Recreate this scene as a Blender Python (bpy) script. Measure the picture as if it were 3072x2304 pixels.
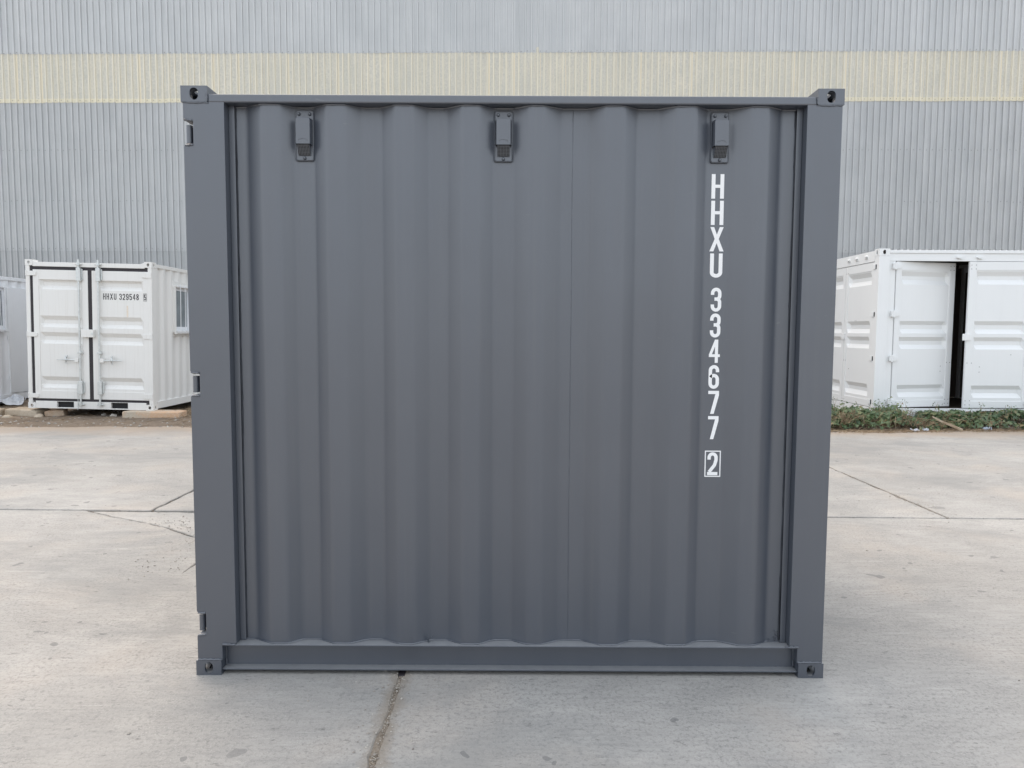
import bpy, bmesh, math, random
from mathutils import Matrix, Vector, noise
R = math.radians
rnd = random.Random(7)
for o in list(bpy.data.objects): bpy.data.objects.remove(o, do_unlink=True)
scene = bpy.context.scene
col = scene.collection

# ------------------------------------------------------------------ camera
cam_d = bpy.data.cameras.new('camera')
cam = bpy.data.objects.new('camera', cam_d); col.objects.link(cam)
cam_d.sensor_width = 36.0
cam_d.lens = 36.0 * 2150.0 / 3072.0
cam_d.clip_start = 0.05; cam_d.clip_end = 1500
cam.matrix_world = (Matrix.Translation((0.0044, -3.1315, 1.5517)) @ Matrix.Rotation(0.00024, 4, 'Z')
                    @ Matrix.Rotation(math.pi/2 - 0.07236, 4, 'X') @ Matrix.Rotation(0.0050, 4, 'Z'))
scene.camera = cam

# ------------------------------------------------------------------ world, sun, exposure
SUN_EL, SUN_AZ = R(54), R(-34)          # azimuth from +Y, clockwise positive: veiled sun to the left, beyond the yard
w = bpy.data.worlds.new('World'); scene.world = w; w.use_nodes = True
nt = w.node_tree; nt.nodes.clear()
sky = nt.nodes.new('ShaderNodeTexSky'); sky.sky_type = 'NISHITA'; sky.sun_disc = False
sky.sun_elevation = SUN_EL; sky.sun_rotation = SUN_AZ
sky.air_density = 1.0; sky.dust_density = 4.0; sky.ozone_density = 1.0
hs = nt.nodes.new('ShaderNodeHueSaturation'); hs.inputs['Saturation'].default_value = 0.85
bg = nt.nodes.new('ShaderNodeBackground'); bg.inputs['Strength'].default_value = 0.15
wo = nt.nodes.new('ShaderNodeOutputWorld')
cloud = nt.nodes.new('ShaderNodeMix'); cloud.data_type = 'RGBA'      # even cloud veil over the clear sky
cloud.inputs[0].default_value = 0.60; cloud.inputs[7].default_value = (6.75, 7.1, 7.45, 1)
nt.links.new(sky.outputs[0], hs.inputs['Color']); nt.links.new(hs.outputs[0], cloud.inputs[6]); nt.links.new(cloud.outputs[2], bg.inputs['Color'])
nt.links.new(bg.outputs[0], wo.inputs['Surface'])
sl = bpy.data.lights.new('sun', 'SUN'); sl.energy = 0.9; sl.angle = R(60); sl.color = (1.0, 0.77, 0.54)
so = bpy.data.objects.new('sun', sl); col.objects.link(so)
sd = Vector((math.sin(SUN_AZ)*math.cos(SUN_EL), math.cos(SUN_AZ)*math.cos(SUN_EL), math.sin(SUN_EL)))
so.rotation_euler = sd.to_track_quat('Z', 'Y').to_euler(); so.location = sd*40
scene.view_settings.view_transform = 'Standard'; scene.view_settings.look = 'None'
scene.view_settings.exposure = 0.90; scene.view_settings.gamma = 1.0
scene.view_settings.use_curve_mapping = False

# ------------------------------------------------------------------ materials
class NT:
    def __init__(s, name):
        s.m = bpy.data.materials.new(name); s.m.use_nodes = True
        s.t = s.m.node_tree; s.t.nodes.clear()
        s.out = s.n('ShaderNodeOutputMaterial'); s.b = s.n('ShaderNodeBsdfPrincipled')
        s.l(s.b.outputs[0], s.out.inputs['Surface'])
    def n(s, t, **kw):
        x = s.t.nodes.new(t)
        for k, v in kw.items(): setattr(x, k, v)
        return x
    def l(s, a, b): s.t.links.new(a, b)
    def co(s, scale=(1,1,1), kind='Object', rot=(0,0,0)):
        tc = s.n('ShaderNodeTexCoord'); mp = s.n('ShaderNodeMapping')
        mp.inputs['Scale'].default_value = scale; mp.inputs['Rotation'].default_value = rot
        s.l(tc.outputs[kind], mp.inputs['Vector']); return mp.outputs[0]
    def noise(s, vec, scale, detail=4, rough=0.55, out='Fac', dist=0.0):
        x = s.n('ShaderNodeTexNoise'); x.inputs['Scale'].default_value = scale
        x.inputs['Detail'].default_value = detail; x.inputs['Roughness'].default_value = rough
        x.inputs['Distortion'].default_value = dist
        s.l(vec, x.inputs['Vector']); return x.outputs[out]
    def ramp(s, fac, stops):
        x = s.n('ShaderNodeValToRGB'); e = x.color_ramp.elements
        while len(e) > 1: e.remove(e[-1])
        for i, (p, c) in enumerate(stops):
            if not isinstance(c, tuple): c = (c, c, c)
            q = e[0] if i == 0 else e.new(p)
            q.position = p; q.color = (*c[:3], 1)
        s.l(fac, x.inputs['Fac']); return x.outputs['Color']
    def mix(s, fac, a, b, mode='MIX'):
        x = s.n('ShaderNodeMix', data_type='RGBA', blend_type=mode)
        for i, v in ((0, fac), (6, a), (7, b)):
            if hasattr(v, 'is_linked'): s.l(v, x.inputs[i])
            elif i == 0: x.inputs[0].default_value = v
            else: x.inputs[i].default_value = (*v, 1) if len(v) == 3 else v
        return x.outputs[2]
    def math(s, op, a, b=0.0, c=None):
        x = s.n('ShaderNodeMath', operation=op)
        for i, v in enumerate((a, b, c)):
            if v is None: continue
            if hasattr(v, 'is_linked'): s.l(v, x.inputs[i])
            else: x.inputs[i].default_value = v
        return x.outputs[0]
    def bump(s, h, strength=0.3, dist=0.01):
        x = s.n('ShaderNodeBump'); x.inputs['Strength'].default_value = strength
        x.inputs['Distance'].default_value = dist
        s.l(h, x.inputs['Height']); s.l(x.outputs[0], s.b.inputs['Normal']); return x
    def set(s, **kw):
        for k, v in kw.items():
            inp = s.b.inputs[k.replace('_', ' ')]
            if hasattr(v, 'is_linked'): s.l(v, inp)
            else: inp.default_value = (*v, 1) if isinstance(v, tuple) and len(v) == 3 else v
        return s.m

PITCH, NR = 0.1637, 4          # cladding rib pitch, ribs per sheet
def simple(name, c, rough=0.5, metal=0.0, var=0.06, scale=6.0, bump=0.0, spec=0.5):
    k = NT(name); v = k.co()
    n1 = k.noise(v, scale, 5)
    lo = tuple(max(0, x*(1-var)) for x in c); hi = tuple(min(1, x*(1+var)) for x in c)
    k.set(Base_Color=k.ramp(n1, [(0.3, lo), (0.7, hi)]), Roughness=rough, Metallic=metal)
    k.b.inputs['Specular IOR Level'].default_value = spec
    if bump: k.bump(k.noise(v, scale*8, 4), bump, 0.004)
    return k.m

def paint_dark():
    k = NT('dark_grey_paint'); v = k.co()
    big = k.noise(v, 1.3, 3); fine = k.noise(v, 60, 3); mid = k.noise(k.co((3, 3, 0.6)), 4, 4)
    c = k.ramp(big, [(0.3, (0.042, 0.052, 0.071)), (0.7, (0.049, 0.058, 0.076))])
    c = k.mix(k.ramp(mid, [(0.45, 0.0), (0.75, 0.18)]), c, (0.066, 0.070, 0.080))
    # faint pale dust specks on the paint
    sp = k.ramp(k.noise(v, 240, 2), [(0.74, 0.0), (0.80, 0.25)])
    c = k.mix(sp, c, (0.25, 0.25, 0.245))
    # upward faces painted paler to stand for sky light; then thin rain runs
    ge = k.n('ShaderNodeNewGeometry'); sn = k.n('ShaderNodeSeparateXYZ'); k.l(ge.outputs['True Normal'], sn.inputs[0])
    up = k.math('MULTIPLY', k.math('GREATER_THAN', sn.outputs[2], 0.95), k.math('ADD', 0.42, k.math('MULTIPLY', mid, 0.4)))
    c = k.mix(up, c, (0.36, 0.365, 0.37))
    sc1 = k.noise(k.co((2, 2, 9), rot=(0.2, 0.5, 0)), 9, 3, 0.5); pm = k.noise(v, 1.7, 3)
    scuff = k.math('MULTIPLY', k.ramp(sc1, [(0.70, 0.0), (0.74, 0.35)]), k.ramp(pm, [(0.55, 0.0), (0.65, 1.0)]))
    c = k.mix(scuff, c, (0.14, 0.142, 0.146))
    run = k.noise(k.co((34, 34, 0.55)), 1.0, 4, 0.6)
    c = k.mix(k.ramp(run, [(0.56, 0.0), (0.78, 0.22)]), c, (0.085, 0.089, 0.095))
    k.set(Base_Color=c, Roughness=k.math('ADD', 0.33, k.math('MULTIPLY', mid, 0.14)))
    k.b.inputs['Specular IOR Level'].default_value = 1.0; k.b.inputs['IOR'].default_value = 1.62
    wav = k.noise(k.co((1, 1, 0.7)), 2.2, 2)
    h = k.math('ADD', k.math('MULTIPLY', wav, 1.0), k.math('MULTIPLY', fine, 0.012))
    k.bump(h, 0.35, 0.012); return k.m

def paint_white(name, c, dirt=0.25):
    k = NT(name); v = k.co()
    big = k.noise(v, 1.1, 4); streak = k.noise(k.co((22, 22, 0.8)), 1.5, 4, 0.6); blot = k.noise(v, 5, 5, 0.65)
    a = k.mix(k.ramp(big, [(0.35, 0.0), (0.7, 0.5)]), c, tuple(x*0.95 for x in c))
    d = k.math('MULTIPLY', k.ramp(streak, [(0.52, 0.0), (0.8, 1.0)]), dirt)
    a = k.mix(d, a, (0.52, 0.48, 0.42))
    d2 = k.math('MULTIPLY', k.ramp(blot, [(0.62, 0.0), (0.78, 1.0)]), dirt*0.5)
    a = k.mix(d2, a, (0.5, 0.46, 0.4))
    k.set(Base_Color=a, Roughness=0.42)
    k.bump(k.noise(v, 3.0, 3), 0.12, 0.01); return k.m

def concrete(name='yard_concrete', lift=1.0):
    k = NT(name); v = k.co()
    big = k.noise(v, 0.55, 5, 0.6); mid = k.noise(k.co((0.8, 1.5, 1), rot=(0, 0, 0.15)), 4.2, 8, 0.75); fine = k.noise(v, 55, 4, 0.7)
    grit = k.noise(v, 150, 4, 0.75)
    st = k.noise(k.co((3.0, 26, 1), rot=(0, 0, 0.03)), 1.6, 5, 0.65)
    A = tuple(x*lift for x in (0.325, 0.313, 0.293)); B = tuple(x*lift for x in (0.445, 0.430, 0.404))
    c = k.mix(k.ramp(big, [(0.35, 0.0), (0.66, 1.0)]), A, B)
    c = k.mix(k.ramp(mid, [(0.42, 0.0), (0.70, 0.5)]), c, tuple(x*lift for x in (0.27, 0.264, 0.252)))
    c = k.mix(k.ramp(st, [(0.34, 0.30), (0.54, 0.0)]), c, tuple(x*lift for x in (0.24, 0.234, 0.222)))
    # pinkish-tan dusty areas
    c = k.mix(k.ramp(k.noise(k.co((1, 1, 1), rot=(0, 0, 1)), 1.1, 4), [(0.50, 0.0), (0.70, 0.45)]), c, tuple(x*lift for x in (0.47, 0.41, 0.352)))
    # speckle and exposed aggregate, stronger in worn patches
    worn = k.ramp(k.noise(v, 1.7, 6, 0.7), [(0.38, 0.45), (0.58, 1.0)])
    c = k.mix(k.math('MULTIPLY', k.ramp(fine, [(0.50, 0.0), (0.66, 0.70)]), worn), c, tuple(x*lift for x in (0.20, 0.196, 0.188)))
    c = k.mix(k.math('MULTIPLY', k.ramp(grit, [(0.56, 0.0), (0.70, 0.60)]), worn), c, tuple(x*lift for x in (0.62, 0.60, 0.565)))
    c = k.mix(k.math('MULTIPLY', k.ramp(grit, [(0.30, 0.60), (0.43, 0.0)]), worn), c, tuple(x*lift for x in (0.18, 0.176, 0.168)))
    # broad damp-grey stains and long pale scrapes
    stn = k.noise(k.co((0.55, 1.0, 1), rot=(0, 0, 0.5)), 0.9, 7, 0.72, dist=0.6)
    c = k.mix(k.ramp(stn, [(0.50, 0.0), (0.62, 0.50)]), c, tuple(x*lift for x in (0.235, 0.238, 0.232)))
    scr = k.noise(k.co((1.2, 38, 1), rot=(0, 0, 0.22)), 1.3, 2, 0.5)
    c = k.mix(k.math('MULTIPLY', k.ramp(scr, [(0.70, 0.0), (0.74, 0.45)]), worn), c, tuple(x*lift for x in (0.62, 0.60, 0.57)))
    pit = k.noise(k.co((1, 2.2, 1), rot=(0, 0, 0.3)), 13, 5, 0.7)
    c = k.mix(k.ramp(pit, [(0.62, 0.0), (0.69, 0.7)]), c, tuple(x*lift for x in (0.17, 0.166, 0.158)))
    c = k.mix(k.ramp(pit, [(0.26, 0.5), (0.36, 0.0)]), c, tuple(x*lift for x in (0.50, 0.485, 0.455)))
    # oil-dark blots, isolated
    vo = k.n('ShaderNodeTexVoronoi'); vo.inputs['Scale'].default_value = 2.3
    wv = k.n('ShaderNodeVectorMath', operation='ADD'); k.l(v, wv.inputs[0])
    nz = k.n('ShaderNodeTexNoise'); nz.inputs['Scale'].default_value = 9; k.l(v, nz.inputs['Vector'])
    sc = k.n('ShaderNodeVectorMath', operation='SCALE'); sc.inputs['Scale'].default_value = 0.16
    k.l(nz.outputs['Color'], sc.inputs[0]); k.l(sc.outputs[0], wv.inputs[1]); k.l(wv.outputs[0], vo.inputs['Vector'])
    sep = k.n('ShaderNodeSeparateColor'); k.l(vo.outputs['Color'], sep.inputs[0])
    rad = k.math('MULTIPLY', k.math('POWER', sep.outputs[0], 3.0), 0.14)
    blob = k.math('GREATER_THAN', rad, vo.outputs['Distance'])
    c = k.mix(k.math('MULTIPLY', blob, k.math('MULTIPLY', mid, 0.9)), c, tuple(x*lift for x in (0.17, 0.168, 0.165)))
    v2 = k.n('ShaderNodeTexVoronoi'); v2.inputs['Scale'].default_value = 7.5; k.l(wv.outputs[0], v2.inputs['Vector'])
    s2 = k.n('ShaderNodeSeparateColor'); k.l(v2.outputs['Color'], s2.inputs[0])
    b2 = k.math('GREATER_THAN', k.math('MULTIPLY', k.math('POWER', s2.outputs[1], 4.5), 0.26), v2.outputs['Distance'])
    c = k.mix(k.math('MULTIPLY', b2, 0.55), c, tuple(x*lift for x in (0.15, 0.15, 0.15)))
    # sand blown over the far edge of the slab
    sx = k.n('ShaderNodeSeparateXYZ'); k.l(v, sx.inputs[0])
    far = k.math('ADD', sx.outputs[1], k.math('MULTIPLY', k.noise(v, 1.4, 5), 1.4))
    c = k.mix(k.ramp(k.math('MULTIPLY', far, 0.1), [(0.80, 0.0), (0.885, 0.85)]), c, (0.36, 0.29, 0.225))
    # brown dirt tracked out of the wide front joint
    dj = k.math('ABSOLUTE', k.math('ADD', k.math('ADD', sx.outputs[0], 0.49), k.math('MULTIPLY', k.math('SUBTRACT', k.noise(v, 7, 5, 0.7), 0.5), 0.16)))
    nearj = k.math('LESS_THAN', sx.outputs[1], 1.5)
    c = k.mix(k.math('MULTIPLY', k.ramp(dj, [(0.010, 0.6), (0.06, 0.0)]), nearj), c, (0.25, 0.205, 0.155))
    k.set(Base_Color=c, Roughness=0.9)
    k.b.inputs['Specular IOR Level'].default_value = 0.2
    h = k.math('ADD', k.math('MULTIPLY', fine, 0.5), k.math('MULTIPLY', grit, 0.35))
    h = k.math('ADD', h, k.math('MULTIPLY', st, 0.25)); h = k.math('ADD', h, k.math('MULTIPLY', mid, 0.9)); h = k.math('SUBTRACT', h, k.math('MULTIPLY', k.ramp(pit, [(0.6, 0.0), (0.7, 1.0)]), 0.6))
    k.bump(h, 0.55, 0.006); return k.m

def dirt(name='dirt', base=(0.235, 0.185, 0.14)):
    k = NT(name); v = k.co()
    n1 = k.noise(v, 1.2, 6, 0.65); n2 = k.noise(v, 14, 5, 0.7); n3 = k.noise(v, 90, 3, 0.7)
    c = k.mix(k.ramp(n1, [(0.3, 0.0), (0.7, 1.0)]), tuple(x*0.72 for x in base), tuple(x*1.25 for x in base))
    c = k.mix(k.ramp(n2, [(0.4, 0.0), (0.7, 0.6)]), c, tuple(x*0.6 for x in base))
    c = k.mix(k.ramp(n3, [(0.58, 0.0), (0.72, 0.55)]), c, (0.42, 0.37, 0.31))
    k.set(Base_Color=c, Roughness=0.95); k.b.inputs['Specular IOR Level'].default_value = 0.15
    k.bump(k.math('ADD', n2, k.math('MULTIPLY', n3, 0.6)), 0.8, 0.02); return k.m

def zinc(name='galvanised_cladding', f=1.0):
    k = NT(name); v = k.co()
    oi = k.n('ShaderNodeObjectInfo'); rv = oi.outputs['Random']
    loc = k.n('ShaderNodeVectorMath', operation='ADD'); k.l(v, loc.inputs[0])
    sc = k.n('ShaderNodeVectorMath', operation='SCALE'); sc.inputs[0].default_value = (7, 3, 5); k.l(k.math('MULTIPLY', rv, 9.0), sc.inputs['Scale'])
    k.l(sc.outputs[0], loc.inputs[1]); pv = loc.outputs[0]
    st = k.n('ShaderNodeMapping'); st.inputs['Scale'].default_value = (30, 30, 0.5); k.l(pv, st.inputs['Vector'])
    streak = k.noise(st.outputs[0], 1.0, 4, 0.6); cloud = k.noise(pv, 1.1, 4); spang = k.noise(pv, 24, 3)
    c = k.mix(k.ramp(cloud, [(0.3, 0.0), (0.7, 1.0)]), (0.475, 0.482, 0.482), (0.555, 0.560, 0.558))
    c = k.mix(k.ramp(streak, [(0.4, 0.45), (0.62, 0.0)]), c, (0.41, 0.425, 0.435))
    c = k.mix(k.ramp(streak, [(0.62, 0.0), (0.8, 0.4)]), c, (0.62, 0.635, 0.64))
    c = k.mix(k.ramp(spang, [(0.5, 0.0), (0.8, 0.2)]), c, (0.38, 0.395, 0.405))
    c = k.mix(k.math('MULTIPLY', rv, 0.22), c, (0.41, 0.43, 0.44))
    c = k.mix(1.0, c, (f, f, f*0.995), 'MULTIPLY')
    k.set(Base_Color=c, Roughness=0.5, Metallic=0.15)
    k.bump(k.noise(pv, 3, 3), 0.15, 0.01); return k.m

def fibreglass():
    k = NT('fibreglass_rooflight'); v = k.co()
    oi = k.n('ShaderNodeObjectInfo'); rv = oi.outputs['Random']
    sc = k.n('ShaderNodeVectorMath', operation='SCALE'); sc.inputs[0].default_value = (7, 3, 5); k.l(k.math('MULTIPLY', rv, 9.0), sc.inputs['Scale'])
    ad = k.n('ShaderNodeVectorMath', operation='ADD'); k.l(v, ad.inputs[0]); k.l(sc.outputs[0], ad.inputs[1]); pv = ad.outputs[0]
    fib = k.noise(pv, 22, 6, 0.75); cl = k.noise(pv, 2.0, 4)
    st = k.n('ShaderNodeMapping'); st.inputs['Scale'].default_value = (26, 26, 0.7); k.l(pv, st.inputs['Vector'])
    streak = k.noise(st.outputs[0], 1.0, 4, 0.6)
    c = k.mix(k.ramp(cl, [(0.3, 0.0), (0.7, 1.0)]), (0.63, 0.615, 0.54), (0.72, 0.69, 0.60))
    c = k.mix(k.ramp(fib, [(0.40, 0.0), (0.62, 0.7)]), c, (0.50, 0.495, 0.455))
    c = k.mix(k.ramp(streak, [(0.5, 0.0), (0.75, 0.6)]), c, (0.75, 0.67, 0.50))
    sx = k.n('ShaderNodeSeparateXYZ'); k.l(v, sx.inputs[0])
    # double layer over the steel at the foot, and at each sheet's side lap
    low = k.math('LESS_THAN', sx.outputs[2], 0.105)
    c = k.mix(k.math('MULTIPLY', low, 0.75), c, (0.80, 0.74, 0.56))
    xm = k.math('MODULO', k.math('ADD', sx.outputs[0], 0.0), PITCH)
    ribm = k.math('MULTIPLY', k.math('GREATER_THAN', xm, 0.108), k.math('ADD', 0.15, k.math('MULTIPLY', streak, 0.9)))
    c = k.mix(ribm, c, (0.80, 0.745, 0.60))
    lap = k.math('LESS_THAN', sx.outputs[0], 0.040)
    c = k.mix(k.math('MULTIPLY', lap, 0.8), c, (0.82, 0.73, 0.55))
    c = k.mix(k.math('MULTIPLY', rv, 0.2), c, (0.56, 0.55, 0.48))
    k.set(Base_Color=c, Roughness=0.65)
    k.bump(fib, 0.2, 0.004); return k.m

def leaf_mat():
    k = NT('creeper_leaf'); g = k.n('ShaderNodeNewGeometry'); r = g.outputs['Random Per Island']
    c = k.ramp(r, [(0.0, (0.058, 0.098, 0.048)), (0.3, (0.100, 0.160, 0.072)), (0.55, (0.145, 0.21, 0.098)),
                   (0.75, (0.165, 0.215, 0.105)), (0.88, (0.22, 0.25, 0.11)), (0.93, (0.27, 0.23, 0.12)), (1.0, (0.24, 0.16, 0.09))])
    k.set(Base_Color=c, Roughness=0.45); k.b.inputs['Specular IOR Level'].default_value = 0.6
    k.b.inputs['Transmission Weight'].default_value = 0.0
    tr = k.n('ShaderNodeBsdfTranslucent'); k.l(c, tr.inputs['Color'])
    mx = k.n('ShaderNodeMixShader'); mx.inputs[0].default_value = 0.3
    k.l(k.b.outputs[0], mx.inputs[1]); k.l(tr.outputs[0], mx.inputs[2]); k.l(mx.outputs[0], k.out.inputs['Surface'])
    return k.m

def straw_mat():
    k = NT('dry_straw'); g = k.n('ShaderNodeNewGeometry'); r = g.outputs['Random Per Island']
    k.set(Base_Color=k.ramp(r, [(0.0, (0.13, 0.085, 0.05)), (0.5, (0.27, 0.19, 0.115)), (1.0, (0.42, 0.33, 0.22))]), Roughness=0.85)
    return k.m

def stone_mat(name, stops):
    k = NT(name); g = k.n('ShaderNodeNewGeometry'); r = g.outputs['Random Per Island']
    c = k.ramp(r, stops); n1 = k.noise(k.co(), 60, 4)
    c = k.mix(k.ramp(n1, [(0.4, 0.0), (0.7, 0.4)]), c, (0.2, 0.18, 0.16))
    k.set(Base_Color=c, Roughness=0.9); return k.m

def block_mat(name, a, b, c3):
    k = NT(name); v = k.co()
    n1 = k.noise(v, 3.5, 5, 0.65); n2 = k.noise(v, 40, 5, 0.7)
    c = k.mix(k.ramp(n1, [(0.4, 0.0), (0.6, 1.0)]), a, b)
    c = k.mix(k.ramp(n2, [(0.5, 0.0), (0.7, 0.6)]), c, c3)
    k.set(Base_Color=c, Roughness=0.92); k.b.inputs['Specular IOR Level'].default_value = 0.15
    k.bump(n2, 0.6, 0.008); return k.m

M = dict(
    dark=paint_dark(),
    white=paint_white('warm_white_paint', (0.765, 0.755, 0.725), 0.24),
    white2=paint_white('bright_white_paint', (0.80, 0.81, 0.805), 0.05),
    white3=paint_white('far_white_paint', (0.79, 0.80, 0.815), 0.10),
    concrete=concrete(), concrete2=concrete('spalled_concrete', 1.12),
    dirt=dirt(), joint=dirt('joint_dirt', (0.31, 0.265, 0.215)),
    zinc=zinc(), zinc_lit=zinc('lit_cladding', 1.14), zinc_shaded=zinc('shaded_cladding', 0.90), fibre=fibreglass(), leaf=leaf_mat(), straw=straw_mat(),  # top row painted lighter, bottom row darker, for the light fading down the wall
    stone=stone_mat('loose_stone', [(0, (0.20, 0.18, 0.16)), (0.5, (0.36, 0.33, 0.29)), (1, (0.52, 0.49, 0.44))]),
    grit=stone_mat('joint_gravel', [(0, (0.20, 0.16, 0.12)), (0.6, (0.31, 0.26, 0.205)), (1, (0.48, 0.44, 0.38))]),
    letter_w=simple('white_lettering', (0.86, 0.86, 0.86), 0.45, var=0.01),
    letter_k=simple('black_lettering', (0.03, 0.028, 0.03), 0.5, var=0.05),
    letter_o=simple('faded_orange_marking', (0.72, 0.56, 0.38), 0.6, var=0.1, scale=40),
    rubber=simple('black_rubber_seal', (0.022, 0.018, 0.022), 0.55, var=0.2),
    galv=simple('galvanised_rod', (0.62, 0.64, 0.63), 0.38, 0.55, 0.08, 20),
    black=simple('dark_cavity', (0.012, 0.012, 0.013), 0.8, var=0.2),
    mesh=simple('vent_grille_paint', (0.10, 0.105, 0.115), 0.5),
    caulk=simple('dark_caulk', (0.035, 0.038, 0.045), 0.7, var=0.2, scale=30),
    pvc=simple('white_window_frame', (0.80, 0.82, 0.85), 0.35, var=0.02),
    glass=simple('window_glass', (0.20, 0.23, 0.245), 0.12, var=0.25, scale=3, spec=0.8),
    curtain=simple('pale_curtain', (0.45, 0.47, 0.46), 0.8),
    wood=block_mat('weathered_wood', (0.33, 0.25, 0.17), (0.45, 0.37, 0.28), (0.22, 0.16, 0.11)),
    beam=block_mat('weathered_concrete_beam', (0.50, 0.43, 0.34), (0.60, 0.40, 0.26), (0.62, 0.57, 0.49)),
    block=block_mat('weathered_sandstone', (0.43, 0.35, 0.26), (0.50, 0.43, 0.34), (0.32, 0.25, 0.18)),
    brick=block_mat('weathered_red_brick', (0.45, 0.31, 0.21), (0.52, 0.42, 0.32), (0.36, 0.23, 0.15)),
    floor=simple('container_floor', (0.09, 0.07, 0.055), 0.7),
    plastic=simple('white_plastic_litter', (0.55, 0.57, 0.60), 0.5),
    plastic_b=simple('blue_plastic_litter', (0.38, 0.43, 0.50), 0.5),
    screw=simple('screw_head', (0.16, 0.16, 0.16), 0.5, 0.4),
)

# ------------------------------------------------------------------ mesh helpers
class MB:
    def __init__(s): s.v = []; s.f = []
    def add(s, vs, fs):
        b = len(s.v); s.v += [tuple(p) for p in vs]; s.f += [tuple(b+i for i in f) for f in fs]
    def box(s, x0, x1, y0, y1, z0, z1):
        s.add([(x0,y0,z0),(x1,y0,z0),(x1,y1,z0),(x0,y1,z0),(x0,y0,z1),(x1,y0,z1),(x1,y1,z1),(x0,y1,z1)],
              [(0,3,2,1),(4,5,6,7),(0,1,5,4),(1,2,6,5),(2,3,7,6),(3,0,4,7)]); return s
    def prism(s, poly, a, b, axis='y'):
        n = len(poly)
        def P(p, t): return (p[0], t, p[1]) if axis == 'y' else ((p[0], p[1], t) if axis == 'z' else (t, p[0], p[1]))
        s.add([P(p, a) for p in poly] + [P(p, b) for p in poly],
              [tuple(range(n)), tuple(range(2*n-1, n-1, -1))] + [(i, (i+1) % n, n+(i+1) % n, n+i) for i in range(n)]); return s
    def tube(s, path, r, n=8, caps=True):
        path = [Vector(p) for p in path]; rings = []
        up = Vector((0.3, 0.2, 1)).normalized()
        for i, p in enumerate(path):
            t = (path[min(i+1, len(path)-1)] - path[max(i-1, 0)]).normalized()
            a = t.cross(up)
            if a.length < 1e-3: a = t.cross(Vector((1, 0, 0)))
            a.normalize(); b = t.cross(a)
            rr = r[i] if isinstance(r, (list, tuple)) else r
            rings.append([p + rr*(math.cos(2*math.pi*k/n)*a + math.sin(2*math.pi*k/n)*b) for k in range(n)])
        vs = [q for ring in rings for q in ring]; fs = []
        for i in range(len(rings)-1):
            for k in range(n): fs.append((i*n+k, i*n+(k+1) % n, (i+1)*n+(k+1) % n, (i+1)*n+k))
        if caps: fs += [tuple(range(n-1, -1, -1)), tuple(range((len(rings)-1)*n, len(rings)*n))]
        s.add(vs, fs); return s
    def sheet(s, prof, z0, z1, nz=1):
        """profile [(x,y)] swept in z"""
        n = len(prof); zs = [z0+(z1-z0)*i/nz for i in range(nz+1)]
        s.add([(x, y, z) for z in zs for (x, y) in prof],
              [(j*n+i, j*n+i+1, (j+1)*n+i+1, (j+1)*n+i) for j in range(nz) for i in range(n-1)]); return s
    def plate(s, o, u, v, n, su, sv, th, hc, rx, ry, flat=0.0, seg=28):
        """rectangular plate with an obround hole; o corner, u,v in-plane, n outward"""
        o, u, v, n = Vector(o), Vector(u), Vector(v), Vector(n)
        cx, cy = hc
        ang = [2*math.pi*i/seg for i in range(seg)] + [math.atan2(y-cy, x-cx) % (2*math.pi) for x in (0, su) for y in (0, sv)]
        ang = sorted(set(round(a, 6) for a in ang)); m = len(ang); V = []
        for a in ang:
            c, q = math.cos(a), math.sin(a)
            t = min(((su-cx)/c if c > 1e-9 else (-cx/c if c < -1e-9 else 1e9)), ((sv-cy)/q if q > 1e-9 else (-cy/q if q < -1e-9 else 1e9)))
            e = 2.6
            k = (abs(c)/rx)**e + (abs(q)/ry)**e; hr = k**(-1/e)
            V.append((o+u*(cx+c*t)+v*(cy+q*t), o+u*(cx+c*hr)+v*(cy+q*hr)))
        vs = []; 
        for a, b in V: vs += [a, b, a-n*th, b-n*th]
        fs = []
        for i in range(m):
            j = (i+1) % m
            fs += [(4*i, 4*j, 4*j+1, 4*i+1), (4*i+2, 4*i+3, 4*j+3, 4*j+2), (4*i+1, 4*j+1, 4*j+3, 4*i+3)]
        s.add(vs, fs); return s
    def build(s, name, mat, parent=None, smooth=None, bevel=0.0, loc=(0,0,0), rot=(0,0,0), solid=0.0, recalc=True):
        me = bpy.data.meshes.new(name); me.from_pydata(s.v, [], s.f)
        if recalc:
            bm = bmesh.new(); bm.from_mesh(me); bmesh.ops.recalc_face_normals(bm, faces=bm.faces); bm.to_mesh(me); bm.free()
        me.materials.append(M[mat] if isinstance(mat, str) else mat)
        if smooth:
            me.polygons.foreach_set('use_smooth', [True]*len(me.polygons)); me.set_sharp_from_angle(angle=R(smooth))
        me.update()
        return obj(name, me, parent, bevel, loc, rot, solid)
def obj(name, me, parent=None, bevel=0.0, loc=(0,0,0), rot=(0,0,0), solid=0.0):
    o = bpy.data.objects.new(name, me); col.objects.link(o)
    o.parent = parent; o.location = loc; o.rotation_euler = rot
    if solid:
        sm = o.modifiers.new('solid', 'SOLIDIFY'); sm.thickness = solid; sm.offset = 0; sm.use_rim = False
    if bevel:
        bv = o.modifiers.new('bevel', 'BEVEL'); bv.width = bevel; bv.segments = 2; bv.limit_method = 'ANGLE'; bv.angle_limit = R(40); bv.harden_normals = False
    return o
def empty(name, loc=(0,0,0), rot=(0,0,0)):
    o = bpy.data.objects.new(name, None); col.objects.link(o); o.location = loc; o.rotation_euler = rot; o.empty_display_size = 0.3
    return o
def tag(o, label=None, cat=None, group=None, kind=None):
    if label: o['label'] = label
    if cat: o['category'] = cat
    if group: o['group'] = group
    if kind: o['kind'] = kind
    return o
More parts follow.
